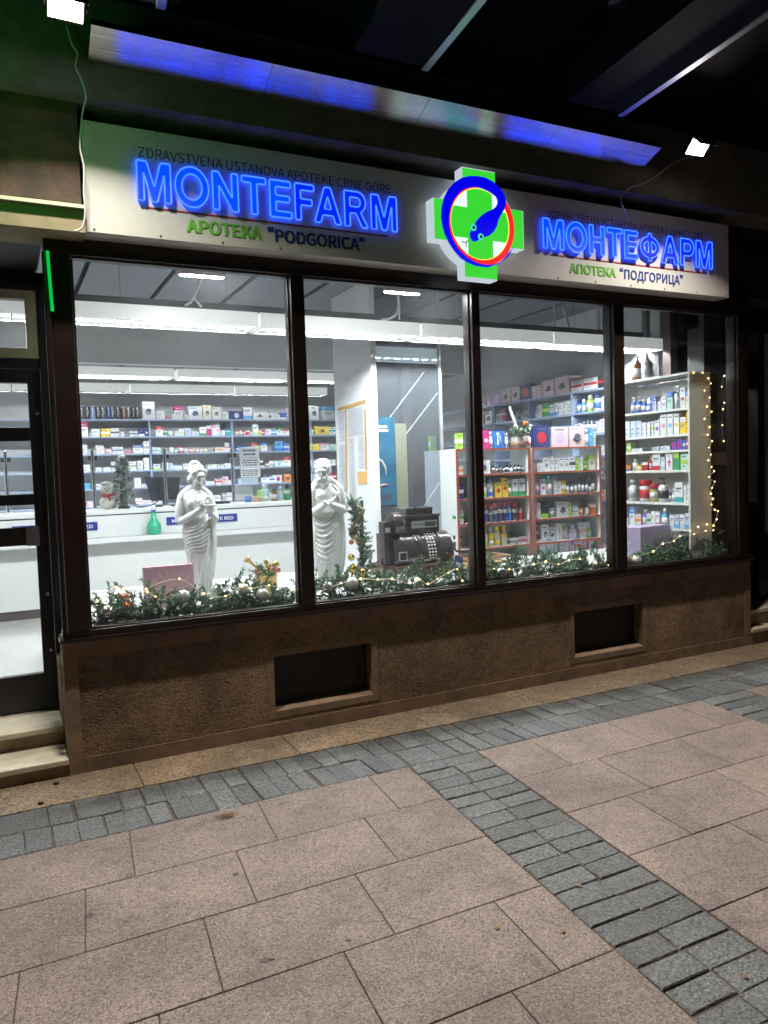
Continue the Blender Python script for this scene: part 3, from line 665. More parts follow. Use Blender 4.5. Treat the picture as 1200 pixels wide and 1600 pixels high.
b = MB(); b.box(-3, 6.5, 4.9, 5.0, 3.14, 3.6); b.build('bulkhead', M_bulk, t)
b = MB(); b.box(5.62, 5.75, 4.75, 4.9, FZ, 3.6); b.build('wall_post', M_gap, t)
t = thing('front_ceiling', 'dark grey panelled ceiling of the front part of the shop', 'ceiling', (2, 2.5, 3.6))
b = MB(); b.box(-3, 6.6, -.0, 7.3, 3.66, 3.72); b.build('ceiling_backing', M_gap, t)
b = MB()
xs = [-2.9+.735*i for i in range(14)]
for x in xs: b.box(x+.03, x+.705, .32, 4.9, 3.6, 3.63)
b.build('ceiling_panels', M_ceil, t)
for x in xs[1:]:
    b = MB(); b.box(x-.028, x-.012, .32, 4.9, 3.612, 3.65); b.build('ceiling_rail', pm('ceiling_rail', (.3, .3, .31), .4, metal=.6), t)
t = thing('rear_ceiling', 'lower dark grey panelled ceiling above the counter and back shelves', 'ceiling', (2, 6, 3.2))
b = MB(); b.box(-3, 6.5, 5.0, 7.25, 3.26, 3.3); b.build('ceiling_backing', M_gap, t)
b = MB()
for i in range(13):
    for y0, y1 in ((5.0, 5.72), (5.76, 6.48), (6.52, 7.24)): b.box(-3+.75*i+.02, -3+.75*i+.73, y0, y1, 3.2, 3.225)
b.build('ceiling_panels', pm('rear_panel_grey', (.2, .205, .215), .35, var=.1, scale=2), t)

# ------------------------------------------------------------------ louvre lights
M_hous = pm('lamp_housing_white', (.8, .82, .8), .35); M_hous_glow = pm('lamp_housing_glow', (.8, .82, .8), .35, emit=(.93, .97, .95), estr=.29, sample=False)  # weak emission on the housing stands in for light on its sides
M_louv = pm('louvre_metal', (.75, .76, .78), .25, metal=.85)
def louvre_mesh(L=1.45, w=.30, est=10.0, mat=None):
    """origin at the middle of the underside"""
    h = .115
    t_ = {}
    b = MB(); b.box(-L/2, L/2, -w/2, -w/2+.012, .0, h); b.box(-L/2, L/2, w/2-.012, w/2, .0, h); b.box(-L/2, -L/2+.03, -w/2+.012, w/2-.012, 0, h); b.box(L/2-.03, L/2, -w/2+.012, w/2-.012, 0, h); b.box(-L/2+.03, L/2-.03, -w/2+.012, w/2-.012, h-.012, h)
    t_['housing'] = (b.mesh('housing', [M_hous_glow]))
    b = MB(); n = 12
    for i in range(1, n): x = -L/2+.03+(L-.06)*i/n; b.box(x-.003, x+.003, -w/2+.012, w/2-.012, .0, .014)
    b.box(-L/2+.03, L/2-.03, -.004, .004, .0, .014)
    t_['louvre_grid'] = b.mesh('louvre_grid', [pm('louvre_white', (.10, .105, .11), .5)]); b = MB()
    for s in (-1, 1): b.add([(-L/2+.03, s*(w/2-.013), .004), (L/2-.03, s*(w/2-.013), .004), (L/2-.03, s*(w/2-.03), .085), (-L/2+.03, s*(w/2-.03), .085)], [(0, 1, 2, 3)])
    b.box(-L/2+.03, L/2-.03, -w/2+.031, w/2-.031, .086, .1)
    t_['reflector'] = b.mesh('reflector', [pm('louvre_satin', (.006, .0062, .007), .6, spec=.1)])
    b = MB()
    for s in (-1, 1): b.tube([(-L/2+.035, s*.085, .024), (L/2-.035, s*.085, .024)], .005, 8)
    t_['lamp_tube'] = b.mesh('lamp_tube', [mat])
    return t_
def louvre(parts, c, label, group):
    t = thing('louvre_light', label, 'ceiling light', c, group)
    for k, me in parts.items():
        o = bpy.data.objects.new(k, me); COL.objects.link(o); o.parent = t
    return t
E_front = emat('tube_front', (.93, .97, 1.0), 470.0); E_rear = emat('tube_middle', (.93, .97, 1.0), 400.0); E_back = emat('tube_back', (.93, .97, 1.0), 52.0)
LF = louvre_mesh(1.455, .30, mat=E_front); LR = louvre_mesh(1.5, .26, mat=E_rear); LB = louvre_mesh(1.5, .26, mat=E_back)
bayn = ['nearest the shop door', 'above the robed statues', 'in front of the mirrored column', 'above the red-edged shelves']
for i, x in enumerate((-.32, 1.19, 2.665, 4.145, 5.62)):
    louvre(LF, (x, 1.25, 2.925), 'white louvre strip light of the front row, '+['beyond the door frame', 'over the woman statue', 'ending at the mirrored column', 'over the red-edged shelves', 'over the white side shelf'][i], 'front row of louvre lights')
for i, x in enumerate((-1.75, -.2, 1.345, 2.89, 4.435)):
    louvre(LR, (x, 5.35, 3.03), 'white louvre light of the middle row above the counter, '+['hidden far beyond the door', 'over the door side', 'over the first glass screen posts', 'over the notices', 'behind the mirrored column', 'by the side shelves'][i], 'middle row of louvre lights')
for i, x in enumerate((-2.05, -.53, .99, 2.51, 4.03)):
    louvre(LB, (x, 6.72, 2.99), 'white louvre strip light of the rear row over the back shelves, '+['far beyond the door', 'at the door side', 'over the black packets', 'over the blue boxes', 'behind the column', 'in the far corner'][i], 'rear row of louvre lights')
t = thing('lamp_rail', 'dark grey suspended rail carrying the front row of lights', 'rail', (2.5, 1.3, 3.08))
b = MB(); b.box(-1.1, 6.3, 1.24, 1.33, 3.07, 3.12); b.build('rail_bar', pm('rail_grey', (.10, .10, .105), .45), t)
for x in (.9, 1.72, 2.38, 3.9, 4.6, 5.3):
    b = MB(); b.tube([(x, 1.28, 3.12), (x, 1.28, 3.6)], .0025, 5); b.build('hanger_wire', M_trim, t)
M_wcab = pm('white_cable', (.75, .76, .78), .4)
for i, (xa, xb, xm, lab) in enumerate(((1.135, 1.434, 1.40, 'short bright LED bar at the top of the pane above the woman statue'), (2.645, 2.945, 2.82, 'short bright LED bar at the top of the pane by the mirrored column'))):
    t = thing('led_bar', lab, 'lamp', ((xa+xb)/2, .3, 3.09), 'LED bars behind the panes')
    b = MB(); b.box(xa, xb, .28, .32, 3.082, 3.105); b.build('bar_housing', M_hous, t)
    b = MB(); b.box(xa+.01, xb-.01, .283, .317, 3.0765, 3.0815); b.build('bar_lens', emat('led_lens', (.96, .98, 1), 400.0), t)
    b = MB(); z0 = 3.32
    if i == 0:
        p = [atY(px, py, 1.2) for px, py in ((316, 432), (308, 450), (303, 464))]; b.tube(p, .013, 6)
        b.tube(smooth_path([p[-1], atY(298, 472, 1.2), atY(289, 477, 1.2)]), .011, 6); b.tube(smooth_path([p[-1], atY(308, 472, 1.2), atY(315, 480, 1.2)]), .011, 6)
    else:
        p = [atY(px, py, 1.2) for px, py in ((622, 460), (623, 478), (620, 490), (608, 498), (596, 499))]; b.tube(smooth_path(p), .012, 6)
        b.tube([atY(624, 480, 1.2), atY(624, 499, 1.2)], .008, 6)
    b.build('lamp_cable', M_wcab, t)
t = thing('ceiling_conduit', 'pale bent conduit pipes dropping from the ceiling to the lamp rail by the white shelf', 'pipe', tuple(atY(868, 480, 1.35)))
for P in (((865, 478), (867, 500), (866, 510), (860, 516)), ((880, 482), (886, 500), (890, 517)), ((935, 483), (935, 519))):
    b = MB(); b.tube(smooth_path([atY(px, py, 1.35) for px, py in P]), .011, 6); b.build('pipe', M_wcab, t)

# ------------------------------------------------------------------ counter
ct = thing('sales_counter', 'long white sales counter with a lower bag ledge', 'counter', (1, 4.2, FZ))
M_cnt = pm('counter_white', (.74, .765, .755), .38, var=.02, scale=2)
b = MB(); b.box(-2.6, 3.9, 4.1, 4.2, FZ+.1, 1.362); b.box(-2.6, 3.9, 4.2, 4.7, FZ+.1, 1.362); b.build('counter_body', M_cnt, ct)
b = MB(); b.box(-2.6, 3.92, 4.07, 4.75, 1.365, 1.41); b.build('counter_top', M_cnt, ct, bevel=.006)
b = MB(); b.box(-2.6, 3.9, 3.88, 4.099, 1.062, 1.118); b.build('bag_ledge', M_cnt, ct, bevel=.005)
b = MB(); b.box(-2.6, 3.9, 4.098, 4.0995, 1.350, 1.364); b.box(-2.6, 3.9, 4.097, 4.0995, 1.046, 1.06); b.build('dark_strip', pm('strip_grey', (.12, .12, .12), .6), ct)  # thin dark strips under the counter top and the bag ledge
b = MB(); b.box(-2.6, 3.9, 4.13, 4.6, FZ, FZ+.1); b.build('counter_base', pm('counter_kick', (.09, .075, .07), .5), ct)
M_blue_sign = pm('queue_sign_blue', (.012, .022, .26), .4); M_wink = pm('white_ink', (.85, .86, .88), .5)
for (x0, x1, z0, z1, lab) in ((1.695, 2.52, 1.207, 1.297, 'blue queue sign on the counter front behind the woman statue'), (.1, .95, 1.2, 1.29, 'blue queue sign on the counter front seen partly through the door')):
    t = thing('queue_sign', lab, 'sign', ((x0+x1)/2, 4.09, z0), 'blue queue signs')
    b = MB(); b.box(x0, x1, 4.086, 4.099, z0, z1); b.build('sign_plate', M_blue_sign, t)
    lettering('lettering', 'MOLIMO SAČEKAJTE RED', x0+.06, x1-.05, z0+.025, z1-.028, 4.0845, M_wink, t, .001, .03)
M_chrome = pm('chrome', (.65, .66, .68), .15, metal=1.0)
M_acryl = glass_mat('acrylic_screen', (.96, .975, .98), 1.35)
for i, (x, lab) in enumerate(((.08, 'beyond the door frame'), (.955, 'by the small snowy tree'), (1.745, 'in front of the monitor'), (2.545, 'beside the white notices'), (3.4, 'behind the column'))):
    t = thing('screen_post', 'chrome post of the counter screen '+lab, 'post', (x, 4.3, 1.41), 'chrome posts on the counter')
    b = MB(); b.tube([(x, 4.3, 1.43), (x, 4.3, 2.08)], .021, 14); b.lathe([(.021, 0), (.0001, .012)], (x, 4.3, 2.08), 14); b.build('post_tube', M_chrome, t)
    b = MB(); b.lathe([(.055, 0), (.05, .012), (.022, .022)], (x, 4.3, 1.41), 18); b.build('post_foot', M_hous, t)
    b = MB(); b.box(x-.05, x+.05, 4.285, 4.315, 1.97, 2.02); b.build('screen_clamp', M_black, t)
for i, (xa, xb, lab) in enumerate(((.11, .925, 'over the snowy tree'), (.985, 1.715, 'over the monitor'), (1.775, 2.515, 'behind the woman statue'), (2.575, 3.37, 'carrying the white notices'))):
    b = MB(); b.box(xa, xb, 4.297, 4.303, 1.52, 2.06); o = b.build('counter_screen', M_acryl, origin=(xa, 4.3, 1.52)); tag(o, 'clear acrylic counter screen between chrome posts, '+lab, 'screen', 'acrylic counter screens')
M_not = pm('notice_white', (.80, .82, .83), .45); M_notink = pm('notice_ink', (.09, .13, .2), .6)
def text_bars(b, x0, x1, z0, z1, y, rows, rng, h=.5):
    """rows of short dark dashes, like print too small to read"""
    step_ = (z1-z0)/rows
    for r in range(rows):
        z = z1-(r+.5)*step_; w = (x1-x0)*rng.uniform(.7, 1.0); x = (x0+x1)/2-w/2; e = x+w
        while x < e-.004:
            l = min(rng.uniform(.012, .045), e-x); b.box(x, x+l, y-.0008, y, z-step_*h/2, z+step_*h/2); x += l+.008
rng = random.Random(3)
for i, (z0, z1, rows) in enumerate(((1.965, 2.085, 2), (1.842, 1.957, 3), (1.72, 1.834, 4))):
    t = thing('counter_notice', ['top white notice with two rows of print on the counter screen', 'middle white notice with three rows of print on the counter screen', 'bottom white notice with four rows of print on the counter screen'][i], 'notice', (2.76, 4.29, z0), 'notices on the counter screen')
    b = MB(); b.box(2.635+.004*i, 2.886+.004*i, 4.286, 4.295, z0, z1); b.build('notice_sheet', M_not, t, bevel=.004)
    b = MB(); text_bars(b, 2.655, 2.87, z0+.015, z1-.015, 4.2855, rows, rng); b.build('print', M_notink, t)
b = MB(); b.box(2.63, 2.875, 4.6, 4.61, 1.44, 1.62); o = b.build('paper_sheet', pm('pale_paper', (.66, .70, .68), .5), origin=(2.75, 4.6, 1.44)); tag(o, 'blank pale sheet standing on the counter under the three notices', 'sheet')
b = MB(); b.box(2.63, 2.86, 4.29, 4.295, 1.645, 1.715); o = b.build('paper_sheet', pm('pale_blue_paper', (.55, .68, .78), .5), origin=(2.75, 4.29, 1.645)); tag(o, 'small pale blue paper strip directly below the bottom notice', 'sheet')

# monitor, keyboard
mo = thing('monitor', 'black computer monitor seen from behind on the counter', 'monitor', (1.76, 4.5, 1.41))
b = MB(); b.add([(x, y, z) for x, z in ((1.545, 1.765), (1.955, 1.75), (1.925, 1.49), (1.61, 1.475)) for y in (4.5, 4.53)], [(0, 2, 4, 6), (1, 7, 5, 3), (0, 1, 3, 2), (2, 3, 5, 4), (4, 5, 7, 6), (6, 7, 1, 0)]); b.build('screen_back', pm('monitor_black', (.022, .025, .032), .4), mo)
b = MB(); b.box(1.73, 1.79, 4.475, 4.5, 1.52, 1.60); b.build('mount_plate', M_chrome, mo)
b = MB(); b.box(1.735, 1.785, 4.45, 4.475, 1.43, 1.60); b.box(1.64, 1.86, 4.4, 4.6, 1.411, 1.428); b.tube(smooth_path([(1.7, 4.47, 1.5), (1.62, 4.45, 1.44), (1.5, 4.4, 1.42), (1.42, 4.4, 1.418)]), .006, 6); b.build('stand', M_black, mo)
b = MB(); b.box(2.30, 2.52, 4.35, 4.5, 1.412, 1.44); o = b.build('card_terminal', M_black, origin=(2.4, 4.4, 1.41), bevel=.006); tag(o, 'low black card terminal on the counter beside the woman statue', 'terminal')

# ------------------------------------------------------------------ mirrored column
mc = thing('mirrored_column', 'white square column with a tall framed mirror on its street side', 'column', (3.67, 2.3, FZ))
CX0, CX1, CYF, CYB = 3.27, 4.05, 1.875, 2.78
b = MB(); b.box(CX0, CX1, CYF, CYB, FZ, 3.6); b.build('column_body', pm('column_white', (.84, .86, .88), .4), mc, bevel=.01)
b = MB(); b.box(3.325, 4.02, CYF-.012, CYF-.002, .84, 3.58); b.build('mirror', pm('mirror_glass', (.55, .62, .70), .03, metal=.86), mc)
b = MB(); b.box(3.265, 3.324, CYF-.03, CYF-.001, .82, 3.59); b.build('mirror_frame', M_white, mc, bevel=.006)
b = MB(); b.box(4.021, 4.055, CYF-.03, CYF-.001, .82, 3.59); b.build('mirror_frame', pm('grey_frame', (.5, .53, .55), .3, metal=.5), mc, bevel=.006)
for (xa, za, xb, zb_) in ((3.33, 2.12, 3.86, 2.72), (3.54, 2.0, 4.015, 2.52), (3.75, 1.3, 4.015, 1.62)):
    b = MB(); b.tube([(xa, CYF-.014, za), (xb, CYF-.014, zb_)], .0025, 5); b.build('mirror_line', pm('line_white', (.75, .78, .8), .3), mc)  # thin pale diagonal lines across the mirror
# reflections painted on the mirror as flat sheets: blue poster and olive strip
po = thing('reflected_poster', 'painted reflection of a blue poster with a pale crescent, on the column mirror', 'poster', (3.44, CYF-.02, 1.4))
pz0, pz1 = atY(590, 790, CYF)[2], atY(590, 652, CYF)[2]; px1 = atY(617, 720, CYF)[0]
b = MB(); b.box(3.33, px1, CYF-.02, CYF-.0135, pz0, pz1); b.build('reflection_sheet', pm('poster_blue', (.02, .10, .19), .4, var=.35, scale=4, col2=(.04, .18, .29)), po)
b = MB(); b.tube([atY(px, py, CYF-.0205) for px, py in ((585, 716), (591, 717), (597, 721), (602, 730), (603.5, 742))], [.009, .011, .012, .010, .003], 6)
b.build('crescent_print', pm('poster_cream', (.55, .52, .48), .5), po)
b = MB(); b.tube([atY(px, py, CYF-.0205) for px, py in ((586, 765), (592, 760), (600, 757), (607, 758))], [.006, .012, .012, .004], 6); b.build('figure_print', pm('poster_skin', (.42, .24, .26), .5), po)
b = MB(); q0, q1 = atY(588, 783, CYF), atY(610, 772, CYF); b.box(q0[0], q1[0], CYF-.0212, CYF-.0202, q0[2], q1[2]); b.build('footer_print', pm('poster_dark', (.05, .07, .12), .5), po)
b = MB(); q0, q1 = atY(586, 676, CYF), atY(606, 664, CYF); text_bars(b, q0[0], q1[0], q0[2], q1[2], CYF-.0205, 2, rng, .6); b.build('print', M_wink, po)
b = MB(); b.box(px1+.003, atY(635, 720, CYF)[0], CYF-.018, CYF-.0135, atY(626, 800, CYF)[2], atY(626, 662, CYF)[2]); o = b.build('reflection_strip', pm('reflection_olive', (.22, .23, .17), .5, var=.1, scale=5), origin=(3.55, CYF-.015, 1.5)); tag(o, 'tall olive beige strip painted as a reflection beside the reflected poster', 'paper')
# taped papers on the side of the column
M_tape = pm('orange_tape', (.62, .36, .12), .5); M_pap = pm('grey_paper', (.60, .63, .66), .6, var=.05, scale=8); M_print = pm('faint_print', (.34, .37, .41), .6)
XF = CX0-.001
def side_rect(px0, py0, px1_, py1): a, c = atX(px0, py0, XF), atX(px1_, py1, XF); return min(a[1], c[1]), max(a[1], c[1]), min(a[2], c[2]), max(a[2], c[2])
sheets = [((529, 644), (541, 690), 'upper'), ((542, 640), (570, 680), 'upper'), ((529, 695), (543, 770), 'lower'), ((544, 685), (558, 800), 'lower'), ((559, 682), (571, 732), 'lower')]
labs = ['narrow taped price list at the top far edge of the column side', 'wide taped price list at the top of the column side', 'narrow taped price list low on the far edge of the column side', 'long taped price list hanging lowest on the column side', 'short taped price list above the orange note on the column']
for (a, c, k), lab in zip(sheets, labs):
    y0, y1, z0, z1 = side_rect(*a, *c)
    t = thing('price_list', lab, 'paper', (XF, y0, z0), 'papers taped to the column')
    b = MB(); b.box(XF-.003, XF, y0, y1, z0, z1); b.build('paper', M_pap, t)
    b = MB(); n = int((z1-z0)/.016)
    for r in range(n):
        z = z1-.012-r*.016
        if z < z0+.008: break
        b.box(XF-.0038, XF-.0031, y0+.02+rng.uniform(0, .03), y1-.02-rng.uniform(0, .08), z-.003, z+.003)
    b.build('print', M_print, t)
tp = thing('orange_tape', 'strips of orange tape framing the papers on the column side', 'tape', (XF, 2.4, 2.0), None)
for (a, c) in (((529, 640), (572, 627)), ((541, 640), (542, 770)), ((571, 640), (573, 735))):
    p, q = atX(*a, XF), atX(*c, XF); d = q-p
    w = np.array([0, 0, .018]) if abs(d[1]) > abs(d[2]) else np.array([0, .02, 0])
    b = MB(); b.add([p-w+[-.006, 0, 0], q-w+[-.006, 0, 0], q+w+[-.006, 0, 0], p+w+[-.006, 0, 0]], [(0, 1, 2, 3)]); b.build('tape_strip', M_tape, tp)
y0, y1, z0, z1 = side_rect(559, 737, 574, 756)
b = MB(); b.box(XF-.004, XF, y0, y1, z0, z1); o = b.build('orange_note', pm('orange_card', (.72, .42, .13), .5), origin=(XF, y0, z0)); tag(o, 'small plain orange note below the price lists on the column', 'note')

# ------------------------------------------------------------------ display platform behind the glass, dark cabinet at the end
t = thing('display_platform', 'white display platform inside the shop window', 'platform', (3, 1, PZ))
b = MB(); b.box(.39, 6.3, .10, 2.0, PZ-.03, PZ); b.build('platform_top', pm('platform_cloth', (.60, .61, .60), .7), t)
b = MB(); b.box(.40, 6.3, 1.93, 1.98, FZ, PZ-.03); b.build('platform_back', M_white, t)
t = thing('dark_cabinet', 'tall dark brown cabinet at the end of the shop window behind the fairy lights', 'cabinet', (6.2, .5, PZ))
b = MB(); b.box(6.06, 6.34, .30, .9, PZ, 2.55); b.build('cabinet_body', M_brown, t, bevel=.005)
b = MB(); b.box(6.05, 6.06, .31, .89, 1.7, 1.73); b.box(6.08, 6.32, .29, .30, 1.70, 1.82); b.build('cabinet_ledge', pm('cabinet_ledge', (.16, .11, .07), .4), t)
b = MB(); b.box(6.08, 6.32, .292, .30, 1.95, 2.22); b.build('glass_insert', pm('textured_dark_glass', (.09, .09, .10), .25, var=.6, scale=60), t)
t = thing('end_window_frame', 'brown window post and dark return glazing above the cabinet', 'window', (6.2, .6, 2.5))
x0, z0 = atY(1048, 585, .95)[0], 2.4
b = MB(); b.box(x0, x0+.09, .95, 1.05, 2.4, 3.6); b.build('window_post', pm('post_brown', (.085, .05, .042), .45), t)
xg = atY(1010, 540, 1.2)[0]; b = MB(); b.box(xg, xg+.055, 1.2, 1.26, 2.6, 3.6); b.build('thin_post', pm('post_grey', (.25, .25, .26), .45), t)
b = MB(); b.box(x0+.09, 6.9, .98, 1.0, 2.3, 3.6); b.build('dark_glazing', pm('dark_return_glass', (.02, .022, .027), .08, spec=.8), t)

# ------------------------------------------------------------------ statues
M_plaster = pm('white_plaster', (.88, .89, .88), .6, bump=.05, bscale=60)
def remesh_obj(mb, name, mat, voxel, smooth_it=3):
    me = mb.mesh('tmp', [mat]); bm = bmesh.new(); bm.from_mesh(me); bmesh.ops.remove_doubles(bm, verts=bm.verts, dist=1e-6); bm.to_mesh(me); bm.free(); o = bpy.data.objects.new('tmp', me); COL.objects.link(o)
    m = o.modifiers.new('r', 'REMESH'); m.mode = 'VOXEL'; m.voxel_size = voxel; m.use_smooth_shade = True
    s_ = o.modifiers.new('s', 'SMOOTH'); s_.factor = .5; s_.iterations = smooth_it
    dg = bpy.context.evaluated_depsgraph_get(); out = bpy.data.meshes.new_from_object(o.evaluated_get(dg)); out.name = name
    bpy.data.objects.remove(o); bpy.data.meshes.remove(me)
    out.polygons.foreach_set('use_smooth', [True]*len(out.polygons))
    if not out.materials: out.materials.append(mat)
    return out
def loft(b, rings, n=72):
    """rings: (z, cx, cy, rx, ry, fold amplitude, fold count, phase)"""
    vs = []
    for (z, cx_, cy_, rx_, ry_, fa, fn, ph) in rings:
        for j in range(n):
            a = 2*PI*j/n; k = 1+fa*math.sin(fn*a+ph)+.5*fa*math.sin((fn*1.7)*a+2.1*ph)
            vs.append((cx_+rx_*k*math.cos(a), cy_+ry_*k*math.sin(a), z))
    k = len(rings); fs = [(i*n+j, i*n+(j+1) % n, (i+1)*n+(j+1) % n, (i+1)*n+j) for i in range(k-1) for j in range(n)]
    fs += [tuple(range(n))[::-1], tuple(range((k-1)*n, k*n))]
    b.add(vs, fs, 0, True)
def interp(rings, m):
    R = np.array(rings, float); z = np.linspace(R[0, 0], R[-1, 0], m); o = np.argsort(R[:, 0])
    return [tuple([zz]+[float(np.interp(zz, R[o, 0], R[o, c])) for c in range(1, 8)]) for zz in z]
def surf(rings, z, deg, lift=.0):
    """point on the draped body: angle in degrees, 270 faces the street"""
    R = np.array(rings, float); v = [float(np.interp(z, R[:, 0], R[:, c])) for c in range(1, 5)]; a = math.radians(deg)
    return np.array([v[0]+(v[2]+lift)*math.cos(a), v[1]+(v[3]+lift)*math.sin(a), z])
def limb(b, pts, rad):
    b.tube(smooth_path(pts, 5), list(np.interp(np.linspace(0, len(pts)-1, 5*(len(pts)-1)+1), range(len(pts)), rad)), 12)
    for p, r in zip(pts, rad): b.ball(p, r*1.0, 12)
def hand(b, wrist, d, nrm, k=1.0, curl=.3):
    """palm, four fingers and a thumb; d towards the fingers, nrm out of the palm"""
    d = np.array(d, float); d /= np.linalg.norm(d); nrm = np.array(nrm, float); nrm -= d*nrm.dot(d); nrm /= np.linalg.norm(nrm); s = np.cross(d, nrm); w = np.array(wrist, float)
    b.obox(w+d*.022*k, d*.024*k, s*.017*k, nrm*.0075*k)
    b.ball(w+d*.006*k, .015*k, 10)
    for i, (o, l) in enumerate(((-.0135, .027), (-.0045, .033), (.0045, .031), (.0135, .024))):
        p0 = w+d*.042*k+s*o*k; p1 = p0+(d*.55+nrm*curl*.5)*l*k; p2 = p1+(d*.35+nrm*curl)*l*k*.8
        b.tube([p0, p1, p2], [.0062*k, .0058*k, .005*k], 8); b.ball(p2, .005*k, 8)
    p0 = w+d*.014*k-s*.016*k; p1 = p0+(d*.6-s*.55+nrm*.35)*.022*k; p2 = p1+(d*.8+nrm*.4)*.018*k
    b.tube([p0, p1, p2], [.0078*k, .007*k, .0055*k], 8); b.ball(p2, .0055*k, 8)
def head(b, c, k, yaw, tilt, beard=False):
    """face pointing along -y before turning; c is the middle of the head"""
    Rz = Matrix.Rotation(yaw, 3, 'Z') @ Matrix.Rotation(tilt, 3, 'X'); c = np.array(c)
    def T(p): return c+np.array(Rz @ Vector(p))*k
    def bl(p, r, sc=(1, 1, 1), n=12):
        t = MB(); t.ball((0, 0, 0), r, n, 0, sc); vs = [T(np.array(v)+np.array(p)) for v in t.v]; b.add(vs, t.f, 0, True)
    bl((0, .006, .012), .060, (.86, 1.06, 1.08), 20); bl((0, -.012, -.030), .045, (.86, .95, 1.1), 16)
    bl((0, -.030, -.062), .019, (1.1, .9, .8)); bl((0, -.066, -.012), .010, (.8, 1.1, 1.9)); bl((0, -.069, -.021), .0085, (1.2, .9, .8))
    bl((0, -.055, .018), .022, (1.5, .55, .5)); 
    for s in (-1, 1):
        bl((s*.020, -.052, .003), .0088, (1.3, .7, .7)); bl((s*.030, -.044, -.026), .016, (.9, .8, 1)); bl((s*.053, .004, -.008), .012, (.45, 1, 1.5))
        bl((s*.020, -.056, .016), .008, (2.0, .7, .5))
    bl((0, -.060, -.040), .0075, (1.9, .7, .5)); bl((0, -.058, -.048), .0075, (1.6, .7, .55))
    return T, bl
# --- woman
b = MB(); B0 = (1.365, 1.13, PZ)
FR = [(0.0, .02, 0, .088, .080, .07, 9, 0), (.03, .02, 0, .082, .078, .075, 9, .2), (.12, .018, 0, .083, .078, .07, 9, .6), (.25, .012, 0, .092, .082, .055, 9, 1.2), (.38, .005, .0, .106, .088, .04, 8, 1.8), (.48, -.002, .0, .115, .090, .03, 8, 2.4), (.56, -.004, 0, .104, .080, .02, 7, 2.8), (.615, -.004, 0, .095, .072, .012, 6, 3), (.68, -.004, .0, .104, .078, .008, 5, 3), (.735, -.006, .004, .112, .074, .004, 5, 3), (.775, -.006, .010, .098, .060, .0, 5, 3), (.80, -.002, .012, .052, .045, 0, 5, 3)]
loft(b, interp(FR, 60))
limb(b, [(0, .012, .785), (.006, .006, .825), (.012, 0, .85)], [.042, .036, .036])
for s in (-1, 1): b.ball((s*.045-.004, -.058, .70), .040, 14, 0, (1, .9, 1))
for s in (-1, 1): limb(b, [(s*.03, .010, .815), (s*.075, .010, .785), (s*.108, .008, .752)], [.030, .031, .034])
limb(b, [(-.108, .008, .75), (-.132, .0, .66), (-.138, -.012, .575), (-.075, -.085, .605), (-.005, -.125, .655)], [.037, .036, .031, .027, .018])
hand(b, (-.002, -.127, .658), (.75, -.1, .5), (.2, -.9, -.1), 1.15, .35)
limb(b, [(.104, .008, .75), (.130, .0, .665), (.145, -.022, .580), (.125, -.085, .590), (.092, -.130, .615)], [.037, .035, .031, .027, .018])
hand(b, (.090, -.128, .612), (-.35, -.35, .6), (-.5, -.5, .3), 1.1, .5)
T, bl = head(b, (.020, -.012, .898), 1.17, .22, .20)
for i in range(26):                                    # waved hair drawn back into a bun
    a = PI*(.02+.96*i/25); bl((math.cos(a)*.050, -.026+.006*math.sin(7*a)-.012*math.sin(a), .020+math.sin(a)*.034), .0105, (1.1, 1, .9), 8)
for i in range(40):
    a = 2*PI*rs.rand(); t_ = rs.uniform(.1, .95); bl((math.cos(a)*.050*math.sqrt(1-t_*t_*.8), .016+math.sin(a)*.052*math.sqrt(1-t_*t_*.8), .024+.048*t_), .011, (1.2, 1, .7), 8)
bl((0, .018, .036), .054, (.92, 1.02, .88), 16); bl((-.006, .034, .070), .036, (1.08, 1, .72), 14)
for i in range(14): bl((-.006+.026*math.cos(i*.9), .032+.024*math.sin(i*.9), .076+.012*(i%3)/2), .011, (1.2, 1, .8), 8)
for s in (-1, 1): bl((s*.055, .02, -.02), .017, (.7, 1, 1.6), 8)
# bowl held at the breast with a snake's head over its rim
b.lathe([(.012, -.05), (.012, -.012), (.030, .0), (.056, .012), (.058, .018), (.0, .012)], (.083, -.150, .672), 20)
b.tube(smooth_path([(.05, -.10, .72), (.07, -.12, .745), (.09, -.14, .735), (.098, -.150, .705)]), .010, 8)
def fold(rings, pts, r, lift=.003):
    P = smooth_path([surf(rings, z, d, lift) for d, z in pts], 6); n = len(P)
    b.tube(P, [r*(.45+.55*math.sin(PI*i/(n-1))) for i in range(n)], 8)
for i in range(9):                                     # rolled cloth across the hips
    z = .60-.030*i; fold(FR, [(200, z-.055), (235, z-.06+.006*i), (270, z-.03+.002*i), (305, z+.02), (335, z+.055)], .0115 if i < 3 else .0085, .004)
for i in range(4): fold(FR, [(322-6*i, .54-.05*i), (300-8*i, .40-.05*i), (272-8*i, .24-.03*i), (245-6*i, .10-.02*i), (232-5*i, .02)], .014-.002*i, .004)
for i in range(7): d0 = 220+i*17; fold(FR, [(d0+22, .37-.02*i), (d0+10, .25), (d0+3, .13), (d0, .02)], .010, .002)
for i in range(6): fold(FR, [(228+8*i, .775-.01*i), (245+9*i, .70), (262+8*i, .64)], .006, .003)
fold(FR, [(300, .79), (285, .735), (262, .70)], .010, .004); fold(FR, [(240, .79), (258, .735), (275, .70)], .009, .004)
for i, xx in enumerate((.098, .112, .126, .118)):     # cloth hanging from the forearm
    limb(b, [(xx, -.055+.012*i, .575), (xx+.008, -.052+.014*i, .42), (xx-.004, -.045+.012*i, .28), (xx-.012, -.04+.012*i, .19-.02*i)], [.016, .019, .017, .009])
b.box(-.105, .125, -.10, .09, -.0, .022)
